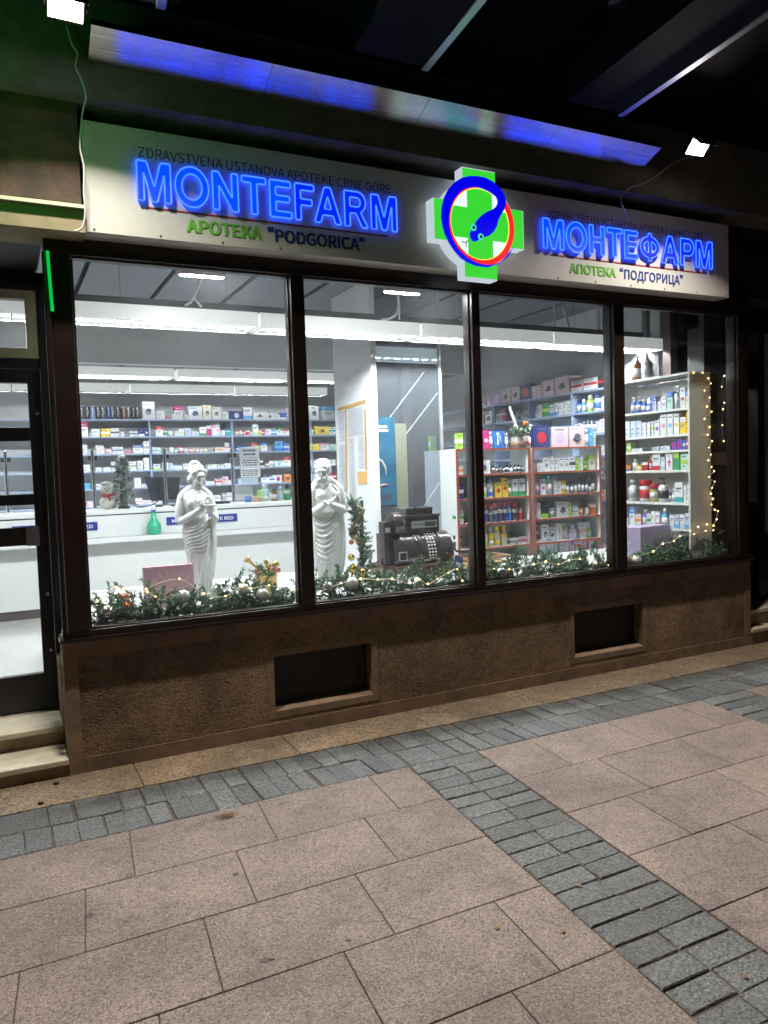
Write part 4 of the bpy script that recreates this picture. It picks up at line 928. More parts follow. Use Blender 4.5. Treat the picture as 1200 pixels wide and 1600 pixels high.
me = remesh_obj(b, 'plaster_statue', M_plaster, .0038, 1); o = bpy.data.objects.new('plaster_statue', me); COL.objects.link(o); o.location = B0; o.scale = (.96, .97, 1.035); o['_o'] = B0
tag(o, 'white plaster statue of a draped woman holding a bowl, hair in a bun', 'statue', 'plaster statues in the window')
# --- man
b = MB(); B1 = (2.435, 1.08, PZ-.0)
FM = [(0.0, .015, 0, .105, .09, .08, 8, 0), (.03, .012, 0, .100, .09, .08, 8, .2), (.15, .006, 0, .104, .09, .075, 8, .7), (.3, .0, 0, .114, .094, .06, 8, 1.3), (.42, -.004, 0, .120, .096, .045, 7, 1.8), (.52, -.006, 0, .118, .092, .03, 7, 2.2), (.60, -.006, 0, .116, .086, .018, 6, 2.6), (.68, -.004, 0, .122, .086, .008, 5, 3), (.74, .0, .004, .124, .078, .0, 5, 3), (.775, .002, .008, .10, .062, 0, 5, 3), (.80, -.004, .01, .055, .048, 0, 5, 3)]
loft(b, interp(FM, 60))
limb(b, [(-.006, .012, .78), (-.014, .004, .83), (-.02, -.004, .85)], [.050, .045, .044])
for s in (-1, 1): b.ball((s*.052, -.052, .705), .048, 14, 0, (1.05, .7, .85))
for s in (-1, 1): limb(b, [(s*.035, .010, .82), (s*.08, .010, .79), (s*.118, .008, .752)], [.036, .037, .040])
limb(b, [(.116, .008, .745), (.140, .004, .665), (.152, -.008, .585), (.07, -.095, .605), (-.015, -.145, .632)], [.048, .043, .036, .031, .020])
hand(b, (-.018, -.147, .634), (-.8, -.35, .12), (.1, -.1, 1), 1.2, .35)
limb(b, [(-.114, .008, .745), (-.138, .004, .66), (-.138, -.02, .575), (-.10, -.11, .61), (-.055, -.15, .65)], [.048, .043, .036, .030, .020])
hand(b, (-.053, -.152, .652), (.6, -.35, .2), (.1, -.3, 1), 1.15, .5)
T, bl = head(b, (-.026, -.014, .893), 1.20, -.55, .22)
for i in range(30):
    a = 2*PI*i/30; bl((math.cos(a)*.050, .012+math.sin(a)*.054, .012+.010*math.cos(5*a)+(.016 if math.sin(a) < 0 else -.006)), .0125, (1, 1, 1.2), 8)
bl((0, .014, .034), .056, (.92, 1.02, .85), 16)
for i in range(36):
    a = 2*PI*rs.rand(); t_ = rs.uniform(.2, .95); bl((math.cos(a)*.050*math.sqrt(1-t_*t_*.8), .014+math.sin(a)*.054*math.sqrt(1-t_*t_*.8), .032+.046*t_), .010, (1.2, 1, .7), 8)
t = MB(); t.tube([(math.cos(2*PI*i/24)*.053, .012+math.sin(2*PI*i/24)*.058, .040) for i in range(24)], .0065, 6, 0, True); b.add([T(v) for v in t.v], t.f, 0, True)
for i in range(22):                                    # curled beard
    a = -PI*.92+PI*.84*i/21; bl((math.cos(a)*.044, -.026+.030*math.sin(a), -.050-.012*math.cos(2*a)), .015, (1, 1, 1.2), 8)
for i in range(10): bl(((i-4.5)*.008, -.052-.003*math.cos(i), -.078-.010*math.sin(i*1.3)), .014, (1, 1, 1.3), 8)
for s in (-1, 1): bl((s*.018, -.063, -.036), .010, (1.5, .7, .6), 8)
for i in range(8):                                     # mantle over the shoulder and across the waist
    fold(FM, [(302+5*i, .79-.012*i), (306+5*i, .75-.02*i), (312+5*i, .70-.03*i), (318+4*i, .64-.03*i)], .010, .006)
for i in range(9):
    z = .585-.042*i; fold(FM, [(195, z-.04), (225, z-.075), (258, z-.065), (290, z-.01), (318, z+.05)], .011 if i % 2 else .008, .004)
for i in range(7): d0 = 280+i*11; fold(FM, [(d0-14, .55-.01*i), (d0-6, .40), (d0+2, .24), (d0+4, .10), (d0, .02)], .0125 if i % 2 else .009, .004)
for i in range(6): d0 = 205+i*14; fold(FM, [(d0+6, .24), (d0, .12), (d0-3, .02)], .010, .002)
for i in range(4): limb(b, [(.098+.012*i, -.07+.02*i, .56), (.11+.01*i, -.075+.02*i, .40), (.10+.012*i, -.075+.022*i, .22), (.09+.012*i, -.07+.02*i, .10)], [.016, .020, .018, .010])
b.box(-.12, .135, -.11, .10, 0, .022)
me = remesh_obj(b, 'plaster_statue', M_plaster, .0038, 1); o = bpy.data.objects.new('plaster_statue', me); COL.objects.link(o); o.location = B1; o.scale = (1, 1, 1.05); o['_o'] = B1
tag(o, 'white plaster statue of a bearded man in a mantle beside the column', 'statue', 'plaster statues in the window')

# ------------------------------------------------------------------ antique cash register
M_bak = pm('register_brown_metal', (.062, .046, .046), .28, metal=.3, var=.25, scale=7, rvar=.1, coat=.4)
M_bak2 = pm('register_dark', (.05, .038, .037), .35, metal=.3, var=.2, scale=8)
M_wood = pm('register_wood', (.10, .035, .02), .4, var=.35, scale=14)
M_plate = pm('register_nickel', (.58, .58, .55), .35, metal=.3)
RX0, RX1, RY0 = 3.02, 3.60, 1.10
cr = thing('cash_register', 'antique brown metal cash register with round keys and side crank', 'cash register', (3.3, 1.3, PZ))
b = MB(); b.box(3.0, 3.66, 1.02, 1.46, PZ, PZ+.075); b.box(2.985, 3.675, 1.005, 1.47, PZ+.075, PZ+.092); b.build('wooden_base', M_wood, cr, bevel=.006)
b = MB()                                                # drum body: rounded front profile swept across
prof = [(1.06, .915), (1.045, .95), (1.045, 1.0), (1.06, 1.06), (1.09, 1.115), (1.13, 1.155), (1.18, 1.18), (1.43, 1.18), (1.43, .915)]
def sweep(b, prof, xa, xb, m=0):
    n = len(prof); V_ = [(xa, y, z) for y, z in prof]+[(xb, y, z) for y, z in prof]
    b.add(V_, [tuple(range(n))[::-1], tuple(range(n, 2*n))], m)
    b.add(V_, [(i, (i+1) % n, n+(i+1) % n, n+i) for i in range(n-2)], m, True); b.add(V_, [(i, (i+1) % n, n+(i+1) % n, n+i) for i in (n-2, n-1)], m)
sweep(b, prof, 3.06, 3.65); b.build('drum_body', M_bak, cr)
b = MB(); prof2 = [(y-.012, z+.006) for y, z in prof[:7]]+[(1.3, 1.186), (1.3, .92)]
sweep(b, prof2, 3.30, 3.335); sweep(b, prof2, 3.52, 3.545); b.build('drum_band', M_bak2, cr)
b = MB(); b.box(2.99, 3.055, 1.12, 1.24, .915, 1.30); b.build('side_case', M_bak2, cr, bevel=.01)
b = MB(); b.box(3.215, 3.56, 1.14, 1.38, 1.18, 1.325); b.box(3.205, 3.57, 1.13, 1.39, 1.325, 1.345); b.box(3.23, 3.50, 1.15, 1.36, 1.345, 1.395); b.box(3.225, 3.505, 1.145, 1.365, 1.395, 1.408); b.build('top_case', M_bak, cr, bevel=.006)
b = MB(); b.box(3.27, 3.53, 1.132, 1.139, 1.225, 1.29); b.build('indicator_plate', M_plate, cr)
b = MB(); b.box(3.405, 3.515, 1.128, 1.1315, 1.238, 1.278); b.build('indicator_window', M_black, cr)
b = MB(); 
for i in range(4): b.box(3.412+i*.026, 3.430+i*.026, 1.126, 1.1275, 1.244, 1.272)
b.build('digit_wheel', pm('digit_wheel', (.10, .10, .11), .4), cr)
b = MB(); b.box(3.29, 3.39, 1.129, 1.1315, 1.256, 1.261); b.build('ticket_slot', M_black, cr)
b = MB(); b.tube([(3.075, 1.16, 1.275), (3.145, 1.16, 1.275)], .105, 28); b.build('paper_wheel', M_bak, cr)
b = MB(); b.tube([(3.068, 1.16, 1.275), (3.0745, 1.16, 1.275)], .07, 24); b.build('wheel_hub', M_bak2, cr)
b = MB(); b.box(2.998, 3.045, 1.115, 1.1195, 1.205, 1.25); b.build('maker_plate', M_plate, cr)
def drum_pt(x, s):
    """point on the front of the drum, s 0 at the bottom to 1 at the top of the curve"""
    P = np.array(prof[1:7]); t = s*(len(P)-1); i = min(int(t), len(P)-2); f = t-i; p = P[i]*(1-f)+P[i+1]*f; d = P[i+1]-P[i]; nrm = np.array([-d[1], d[0]]); nrm /= np.linalg.norm(nrm)
    return np.array([x, p[0], p[1]]), np.array([0, nrm[0], nrm[1]])
M_key = pm('key_ivory', (.72, .70, .64), .35)
b0 = MB(); b0.tube([(0, 0, 0), (0, -.012, 0)], .0092, 12); kme = b0.mesh('key', [M_key])
def key(x, s):
    p, n_ = drum_pt(x, s); o = bpy.data.objects.new('key', kme); COL.objects.link(o); o.parent = cr; o.location = p+n_*.002-np.array(cr['_o']); o.rotation_euler = Vector((0, -1, 0)).rotation_difference(Vector(n_)).to_euler()
for c in range(3):
    for r in range(9): key(3.395+c*.031, .04+.098*r)
for r in range(3): key(3.285, .62+.1*r)
for r in range(2): key(3.49, .75+.1*r)
b = MB(); b.box(3.085, 3.165, 1.036, 1.0445, .955, 1.035); b.build('side_window_frame', M_plate, cr)
b = MB(); b.box(3.095, 3.155, 1.033, 1.0355, .965, 1.025); b.build('side_window', M_black, cr)
p, n_ = drum_pt(3.12, .8); b = MB(); b.obox(p, (.02, 0, 0), np.cross(n_, [1, 0, 0])*.016, n_*.003); b.build('small_window', M_black, cr)
p, n_ = drum_pt(3.36, .97); b = MB(); b.obox(p+n_*.004, (.05, 0, 0), np.cross(n_, [1, 0, 0])*.016, n_*.003); b.build('name_plate', M_plate, cr)
b = MB(); b.box(3.33, 3.40, 1.036, 1.0445, .935, .955); b.build('drawer_label', M_plate, cr)
b = MB(); b.box(3.565, 3.58, 1.036, 1.0445, .985, .997); b.build('lock', M_plate, cr)
b = MB(); b.tube([(3.66, 1.2, 1.11), (3.70, 1.2, 1.11)], .016, 12); b.tube(smooth_path([(3.70, 1.2, 1.12), (3.705, 1.17, 1.06), (3.715, 1.12, 1.0), (3.72, 1.11, .99)]), .010, 8); b.tube([(3.715, 1.11, .99), (3.83, 1.10, .985)], [.010, .013], 10); b.build('crank', M_bak2, cr)
b = MB(); 
for i, (x, z) in enumerate(((2.955, .95), (2.965, .93), (2.94, .93))): b.lathe([(.018, 0), (.012, .03), (.016, .05), (.0, .06)], (x, 1.08, PZ+.02+.05*i), 10)
b.build('side_lever', M_bak2, cr)

# ------------------------------------------------------------------ greenery
G = [pm('needle_dark', (.045, .125, .058), .55), pm('needle_mid', (.11, .235, .115), .55), pm('needle_pale', (.28, .40, .29), .6)]
M_stem = pm('pine_stem', (.05, .035, .02), .8)
def sprig(b, p, d, L, nl=.040, n=66, w=.0055):
    p = np.array(p, float); d = np.array(d, float); d /= np.linalg.norm(d); bend = rs.normal(0, .25, 3); P = []
    for i in range(6): t = i/5; P.append(p+d*L*t+bend*L*t*t*.35)
    b.tube(P, [.0028, .0025, .002, .002, .0016, .001], 4, 3)
    for i in range(n):
        t = (i+rs.rand())/n; k = min(int(t*5), 4); c = P[k]+(P[k+1]-P[k])*(t*5-k); ax = P[k+1]-P[k]; ax /= np.linalg.norm(ax)
        r = rs.normal(0, 1, 3); r -= ax*r.dot(ax); r /= np.linalg.norm(r)
        v = ax*rs.uniform(.45, .9)+r*rs.uniform(.6, 1.0); v /= np.linalg.norm(v); l = nl*rs.uniform(.7, 1.15)*(1-.35*t)
        s_ = np.cross(v, rs.normal(0, 1, 3)); s_ /= np.linalg.norm(s_)+1e-9
        m = 0 if rs.rand() < .45 else (1 if rs.rand() < .72 else 2)
        b.add([c-s_*w*.5, c+s_*w*.5, c+v*l*.7+s_*w*.42, c+v*l, c+v*l*.7-s_*w*.42], [(0, 1, 2, 3, 4)], m)
def in_band(px_list, Y):
    return [atY(px, py, Y) for px, py in px_list]
def garland(label, X0, X1, per_m, tall, yc=.22, hump=None):
    t = thing('pine_garland', label, 'garland', ((X0+X1)/2, yc, PZ), 'pine garlands along the window')
    b = MB(); n = int((X1-X0)*per_m*2.4)
    b.tube(smooth_path([(X0+(X1-X0)*i/8, yc+.03*math.sin(i*2.3), PZ+.035+.012*math.sin(i*1.7)) for i in range(9)]), .006, 5, 3)
    for i in range(n):
        x = X0+(X1-X0)*(i+rs.rand())/n; h = tall*(1 if hump is None else hump(x))
        up = rs.rand(); z = PZ+.02+rs.uniform(0, .13)*h
        if up < .5: d = (rs.normal(0, .5), rs.normal(-.1, .35), rs.uniform(.6, 1.2))
        else: d = (rs.choice([-1, 1])*rs.uniform(.6, 1.2), rs.normal(-.15, .4), rs.uniform(-.1, .4))
        L = rs.uniform(.11, .18)*h**.5
        xx = min(max(x, X0+.02), X1-.02)
        sprig(b, (xx, yc+rs.normal(-.01, .05) if i % 2 else .10+rs.uniform(0, .08), z if i % 2 else PZ+rs.uniform(.01, .07)), d, L)
    b.v = [(x, max(y, .032+.004*((i*7) % 5)), z) for i, (x, y, z) in enumerate(b.v)]; b.build('foliage', G+[M_stem], t)
    return t
garland('thick dark green pine garland along the pane nearest the door, around the pink box', .47, 1.78, 64, 1.15, .22, lambda x: .45 if x > 1.58 else (.7 if .86 < x < 1.26 else 1))
garland('green pine garland along the pane in front of the man statue and cash register', 1.87, 3.19, 50, .95, .24)
garland('green pine garland along the third pane below the red-edged shelves', 3.26, 4.58, 56, 1.05, .24)
garland('pine garland climbing into a bushy heap at the far end pane', 4.68, 6.02, 46, .55, .22, lambda x: 1+1.0*max(0, (x-5.3))/.7)
b = MB()
t = thing('pine_branch_heap', 'bushy heap of frosted pine branches in the far corner of the window', 'branches', (5.75, .35, PZ))
for i in range(70):
    x = rs.uniform(5.25, 6.0); h = .10+.34*(x-5.25)/.75; sprig(b, (x, rs.uniform(.15, .4), PZ+rs.uniform(.0, h*.75)), (rs.normal(0, .6), rs.normal(-.35, .4), rs.uniform(.1, 1)), rs.uniform(.10, .17), .034, 60)
b.v = [(x, max(y, .035+.004*((i*7) % 5)), z) for i, (x, y, z) in enumerate(b.v)]; b.build('foliage', [G[0], G[1], G[2], M_stem], t)

# baubles
M_pearl = pm('bauble_pearl', (.72, .74, .74), .16, metal=.35, coat=.5); M_silver = pm('bauble_silver', (.75, .78, .78), .12, metal=.9); M_gold = pm('bauble_gold', (.62, .44, .12), .2, metal=.8); M_copper = pm('bauble_orange', (.62, .16, .04), .25, metal=.4); M_cap = pm('bauble_cap', (.7, .6, .3), .3, metal=.9)
def bauble(px, py, Y, rpx, mat, label, grp='Christmas baubles'):
    Y = .10 if Y < .21 else Y; p = atY(px, py, Y); r = rpx*np.linalg.norm(p-CC)/FPX; z = max(p[2], PZ+r)
    t = thing('bauble', label, 'bauble', (p[0], p[1], z), grp)
    b = MB(); b.ball((p[0], p[1], z), r, 20); b.build('ball', mat, t)
    b = MB(); b.tube([(p[0], p[1], z+r*.96), (p[0], p[1], z+r*1.18)], r*.22, 10); b.build('cap', M_cap, t)
bauble(167, 956, .12, 10, M_silver, 'mirror silver bauble low in the garland nearest the door')
bauble(286, 932, .14, 10.5, M_pearl, 'pearly white bauble in front of the pink box')
bauble(410, 929, .13, 10, M_pearl, 'iridescent pearl bauble below the gold trumpet pot')
bauble(381, 921, .2, 9, M_pearl, 'white bauble half hidden in the garland behind the pearl one')
bauble(338, 922, .35, 9, M_pearl, 'white bauble deep in the garland at the woman statue foot')
bauble(512, 918, .14, 9, M_pearl, 'pale pink bauble just beside the first mullion below the man statue')
bauble(550, 912, .14, 10.5, M_pearl, 'white bauble in the gap between statue and cash register')
bauble(565, 895, 1.0, 8, M_gold, 'pale gold bauble in the cluster at the foot of the standing swag')
bauble(552, 889, 1.0, 8, M_gold, 'gold bauble at the near side of the swag foot cluster')
bauble(571, 902, .95, 6, M_gold, 'small gold bauble lowest in the swag foot cluster')
bauble(549, 871, 1.0, 5.5, M_gold, 'small gold bauble hanging half way down the swag')
bauble(549, 847, 1.0, 4, M_copper, 'tiny copper bauble hanging from the swag below the ribbon')
bauble(692, 893, .85, 7, M_copper, 'orange bauble standing before the cash register base near the mullion')
bauble(660, 899, .6, 6.5, M_copper, 'orange bauble sunk in the garland at the middle of the cash register')
bauble(627, 901, .6, 6, M_pearl, 'dull pink white bauble sunk in the garland at the wheel end of the register')
bauble(784, 896, .16, 9.5, M_pearl, 'white bauble under the wooden tray by the second mullion')
bauble(931, 882, .2, 7, M_pearl, 'white bauble at the foot of the last shelves next to the mullion')
bauble(977, 874, .2, 10, M_pearl, 'large white bauble beside the purple box, next to the third mullion')
bauble(995, 876, .16, 7.5, M_pearl, 'smaller white bauble in front of the purple star box')
bauble(916, 893, .15, 6, M_silver, 'small silver bauble low in the third garland')
bauble(757, 903, .14, 7, M_copper, 'brownish bauble low beside the second mullion')
bauble(197, 947, .16, 5, M_copper, 'small orange bauble below the amber jar')

# warm fairy lights
E_bulb = emat('fairy_bulb', (1, .62, .22), 5.5, sample=False)
M_wire = pm('fairy_wire', (.75, .70, .58), .5)
bm_ = MB(); bm_.ball((0, 0, 0), .0085, 8); bulb_me = bm_.mesh('bulb', [E_bulb])
def fairy(label, pts, wire=True, r=.0025):
    t = thing('fairy_light_string', label, 'fairy lights', tuple(pts[0]), 'strings of warm fairy lights')
    if wire: b = MB(); b.tube(smooth_path(pts, 4), r, 5); b.build('wire', M_wire, t)
    for p in pts:
        o = bpy.data.objects.new('bulb', bulb_me); COL.objects.link(o); o.parent = t; o.location = np.array(p)-np.array(t['_o'])+np.array([0, -.006, .004]); k = rs.uniform(.55, 1.0); o.scale = (k, k, k)
Yg = .07
fairy('fairy lights woven into the garland nearest the door', in_band([(152, 940), (182, 918), (193, 921), (230, 925), (243, 933), (228, 921), (280, 905), (318, 928), (352, 932), (376, 915), (391, 920), (420, 915), (455, 922)], Yg))
fairy('fairy lights looping on white wire before the cash register', in_band([(500, 925), (532, 912), (563, 905), (590, 906), (612, 905), (640, 912), (655, 906), (668, 913), (683, 905), (700, 895), (714, 890), (722, 908)], Yg), r=.004)
fairy('fairy lights woven into the garland below the red-edged shelves', in_band([(757, 895), (771, 889), (795, 890), (833, 882), (852, 878), (872, 882), (888, 876), (905, 874), (930, 880), (950, 884)], Yg))
fairy('fairy lights climbing the bushy pine heap at the far end', in_band([(972, 877), (990, 870), (1020, 862), (1035, 850), (1052, 846), (1062, 838), (1084, 835), (1102, 830), (1090, 824), (1104, 820), (1114, 829), (1078, 830)], .08))
sp_pts = [(1083, 583), (1097, 583), (1106, 592), (1110, 600), (1100, 611), (1108, 622), (1104, 636), (1111, 644), (1100, 655), (1108, 668), (1105, 680), (1112, 690), (1107, 700), (1110, 711), (1106, 720), (1111, 730), (1115, 737), (1107, 746), (1116, 753), (1112, 763), (1110, 772), (1113, 780), (1111, 789), (1116, 797), (1121, 799), (1119, 812), (1114, 822)]
fairy('fairy lights hanging down the end of the white side shelf', in_band(sp_pts, .09))
rp = [(1131, 588), (1127, 605), (1131, 630), (1129, 640), (1128, 665), (1130, 690)]
fairy('short fairy light string on the dark brown cabinet at the far end', in_band(rp, .24), True, .0012)

# ------------------------------------------------------------------ decorations in the window
bx0 = thing('pink_gift_box', 'flat pink gift box with a golden starburst behind the first garland', 'gift box', (1.06, .75, PZ))
M_pink = pm('pink_card', (.60, .34, .42), .45); M_sg = pm('gold_print', (.78, .66, .50), .4)
b = MB(); b.box(.885, 1.24, .75, .80, PZ, 1.118); b.build('box_body', M_pink, bx0, bevel=.004)
b = MB()
for i in range(32):
    a = PI*2*i/32; l0, l1 = .03, (.15 if i % 2 else .10); c = (1.075, 1.0-.06)
    q = [(c[0]+l0*math.cos(a-.03), c[1]+l0*math.sin(a-.03)), (c[0]+l1*math.cos(a-.02), c[1]+l1*math.sin(a-.02)), (c[0]+l1*math.cos(a+.02), c[1]+l1*math.sin(a+.02)), (c[0]+l0*math.cos(a+.03), c[1]+l0*math.sin(a+.03))]
    if min(z for x, z in q) > PZ+.005: b.plate(q, .7485, .7497)
b.build('starburst_print', M_sg, bx0)
px_ = thing('purple_star_box', 'large lilac box with white stars standing beneath the white side shelf', 'gift box', (5.4, .35, PZ))
M_lil = pm('lilac_card', (.48, .40, .62), .45); M_star = pm('star_print', (.85, .87, .9), .4)
p0, p1, p2 = atZ(972, 886, PZ), atZ(1001, 876, PZ), atZ(1047, 872, PZ)
A_, B_, C_ = (np.array([atY(px, 860, y_)[0], y_, PZ]) for px, y_ in ((966, .46), (1001, .28), (1047, .36)))
b = MB(); D_ = A_+C_-B_; hgt = atY(1001, 824, .30)[2]-PZ
b.slab([A_[:2], B_[:2], C_[:2], D_[:2]], PZ, PZ+hgt, .002); b.build('box_body', M_lil, px_)
b = MB()
def star(b, O, U, u, v, r, n=8):
    O = np.array(O); U = U/np.linalg.norm(U); Z_ = np.array([0, 0, 1.]); nn = np.cross(U, Z_); nn /= np.linalg.norm(nn)
    if nn[1] > 0: nn = -nn
    for i in range(n):
        a = PI*2*i/n+.2; d = U*math.cos(a)+Z_*math.sin(a); s_ = -U*math.sin(a)+Z_*math.cos(a); c = O+U*u+Z_*v+nn*.0035; l = r if i % 2 == 0 else r*.6
        b.add([c, c+d*l*.3+s_*r*.13, c+d*l, c+d*l*.3-s_*r*.13], [(0, 1, 2, 3), (3, 2, 1, 0)])
star(b, B_, C_-B_, .05, hgt*.48, .10); star(b, B_, C_-B_, .30, hgt*.72, .07); star(b, B_, C_-B_, .19, hgt*.25, .05); star(b, B_, A_-B_, .13, hgt*.6, .08); star(b, B_, C_-B_, .38, hgt*.3, .05)
b.build('star_print', M_star, px_)
aj = thing('amber_jar', 'amber glass jar half hidden in the garland nearest the door', 'jar', (.83, .42, PZ))
M_amb = pm('amber_glass', (.30, .085, .015), .08, spec=.8, coat=.6)
c = atY(192, 930, .42); c = (c[0], .42, PZ)
b = MB(); b.lathe([(.06, 0), (.066, .02), (.066, .09), (.045, .125), (.042, .14), (.055, .15), (.055, .155), (.05, .156)], c, 20); b.build('jar_body', M_amb, aj)
b = MB(); b.lathe([(.056, .153), (.056, .172), (.0, .174)], c, 20); b.build('jar_lid', pm('copper_lid', (.32, .11, .05), .3, metal=.7), aj)
for px, py, lab in ((152, 897, 'small glass vial standing in the garland at the corner post'), (383, 922, 'small glass vial in the garland between statue and gold pot'), (366, 905, 'small clear glass stopper bottle behind the garland near the gold pot')):
    p = atY(px, py, .35); b = MB(); b.lathe([(.016, 0), (.018, .05), (.010, .065), (.010, .078), (.017, .08), (.017, .095), (.0, .10)], (0, 0, 0), 12); o = b.build('glass_vial', pm('clear_vial', (.62, .64, .60), .1, spec=.8)); o.location = (p[0], .35, PZ+max(0, p[2]-PZ-.05)*0+.0); o.scale = (1, 1, 1.25); tag(o, lab, 'vial', 'glass vials in the garland')
# golden pot with pine, baubles and a trumpet
gp = thing('gold_pot', 'golden pot of pine twigs, gold and orange balls with a trumpet', 'pot', (1.80, .75, PZ))
c = (1.79, .75, PZ)
b = MB(); b.lathe([(.055, 0), (.06, .01), (.082, .155), (.088, .16), (.086, .17), (.07, .165)], c, 24); b.build('pot', pm('pot_gold', (.66, .45, .16), .3, metal=.7), gp)
b = MB()
for i in range(26): sprig(b, (c[0]+rs.normal(0, .03), c[1]+rs.normal(0, .03), PZ+.16), (rs.normal(0, .9), rs.normal(-.3, .6), rs.uniform(.25, 1)), rs.uniform(.07, .12), .03, 40)
b.build('foliage', G+[M_stem], gp)
for (dx, dz, r, m) in ((.055, .245, .030, M_gold), (.0, .24, .022, M_gold), (-.02, .27, .018, M_gold), (.02, .205, .026, M_copper), (.05, .195, .022, M_copper), (-.005, .20, .022, M_gold), (.078, .20, .018, M_copper), (-.09, .21, .022, M_copper)):
    b = MB(); b.ball((c[0]+dx, c[1]-.055, PZ+dz), r, 14); b.build('ball', m, gp)
b = MB(); a0, a1 = np.array(atY(415, 900, .66)), np.array(atY(385, 873, .66)); b.tube([a0+(a1-a0)*t_ for t_ in (0, .4, .75, .88, .96, 1.0)], [.006, .007, .010, .016, .026, .033], 14); b.build('trumpet', pm('trumpet_gold', (.60, .42, .13), .22, metal=.95), gp)
# standing swag beside the column
sw = thing('standing_swag', 'upright pine swag with golden ribbon beside the mirrored column', 'swag', (2.74, 1.15, PZ))
b = MB(); yS = 1.1
spine = [atY(px, py, yS) for px, py in ((575, 905), (573, 880), (566, 858), (562, 838), (556, 815), (553, 798), (550, 785))]
for i, p in enumerate(smooth_path(spine, 6)):
    for k in range(4): sprig(b, p+rs.normal(0, .012, 3), (rs.normal(0, .8), rs.normal(-.3, .6), rs.uniform(-.2, .8)), rs.uniform(.06, .11), .026, 34)
b.build('foliage', G+[M_stem], sw)
b = MB(); b.tube([atY(565, 905, yS+.04), atY(565, 782, yS+.04)], [.022, .016], 10); b.build('stand', M_brown, sw)
M_rib = pm('gold_ribbon', (.56, .46, .22), .35, metal=.4)
b = MB()
P = smooth_path([atY(px, py, yS-.06) for px, py in ((560, 792), (566, 800), (558, 812), (552, 822), (549, 834), (556, 842), (566, 848), (564, 858))], 5)
for p, q in zip(P, P[1:]):
    w = np.array([.026, .004, .006]); b.add([p-w, p+w, q+w, q-w], [(0, 1, 2, 3), (3, 2, 1, 0)], 0, True)
b.build('ribbon', M_rib, sw)
# green spray bottle, snowy tree, snowman on the counter
c = tuple(atY(241, 828, 3.98)); sb = thing('spray_bottle', 'translucent green spray bottle standing on the counter ledge', 'bottle', (c[0], 3.98, 1.118))
c = (c[0], 3.98, 1.118)
b = MB(); b.lathe([(.062, 0), (.072, .01), (.078, .09), (.070, .125), (.035, .18), (.024, .235), (.024, .25)], c, 20); b.build('bottle_body', pm('green_plastic', (.02, .42, .22), .25, spec=.7), sb)
b = MB(); b.lathe([(.026, .25), (.026, .275)], c, 14); b.build('collar', pm('cap_blue', (.03, .07, .45), .4), sb)
b = MB(); b.lathe([(.022, .275), (.026, .29), (.024, .325), (.0, .33)], c, 14); b.build('nozzle', M_hous, sb)
stt = thing('snowy_tree', 'small frosted grey green Christmas tree on the counter', 'tree', (1.25, 4.45, 1.41))
c = atY(194, 795, 4.45); b = MB(); M_fr = pm('frosted_needles', (.48, .49, .46), .8); M_fd = pm('frost_dark', (.08, .10, .08), .7)
for i in range(150):
    t_ = rs.rand()**.8; r = .17*(1-t_)+.02; a = rs.uniform(0, 2*PI); p = np.array([c[0]+r*.55*math.cos(a), 4.45+r*.55*math.sin(a), 1.43+.56*t_])
    d = np.array([math.cos(a), math.sin(a), rs.uniform(-.1, .5)]); m = 0 if rs.rand() < .65 else 1
    for k in range(7):
        v = d+rs.normal(0, .5, 3); v /= np.linalg.norm(v); s_ = np.cross(v, rs.normal(0, 1, 3)); s_ /= np.linalg.norm(s_); q = p+rs.normal(0, .012, 3)
        b.add([q-s_*.006, q+s_*.006, q+v*.05+s_*.004, q+v*.05-s_*.004], [(0, 1, 2, 3)], m)
b.tube([(c[0], 4.45, 1.42), (c[0], 4.45, 1.98)], [.05, .012], 8, 1); b.build('crown', [M_fr, M_fd], stt)
b = MB(); b.ball((c[0], 4.44, 2.0), .035, 10, 0, (1.3, 1, .8)); b.build('top_bow', M_hous, stt)
b = MB(); b.lathe([(.07, 0), (.06, .03)], (c[0], 4.45, 1.41), 14); b.build('foot', M_stem, stt)
c = atY(168, 795, 4.4); sm = thing('snowman_figure', 'cream plush snowman with a red scarf on the counter', 'figure', (c[0], 4.4, 1.41)); M_cream = pm('plush_cream', (.60, .57, .50), .9, bump=.3, bscale=80)
b = MB(); b.ball((c[0], 4.4, 1.49), .085, 16, 0, (1, .9, .95)); b.ball((c[0], 4.4, 1.63), .068, 16); b.ball((c[0], 4.4, 1.70), .06, 12, 0, (1, 1, .5)); b.build('body', M_cream, sm)
b = MB(); b.tube([(c[0]+.062*math.cos(2*PI*i/16), 4.4+.062*math.sin(2*PI*i/16), 1.57) for i in range(16)], .014, 6, 0, True); b.tube([(c[0]+.01, 4.335, 1.57), (c[0]+.025, 4.325, 1.51)], .014, 6); b.build('scarf', pm('scarf_red', (.38, .03, .03), .8), sm)
for s in (-1, 1): b = MB(); b.ball((c[0]+s*.022, 4.336, 1.645), .008, 8); b.build('eye', M_black, sm)
b = MB(); b.tube([(c[0], 4.335, 1.625), (c[0], 4.30, 1.62)], [.010, .002], 8); b.build('nose', pm('carrot', (.7, .25, .03), .6), sm)
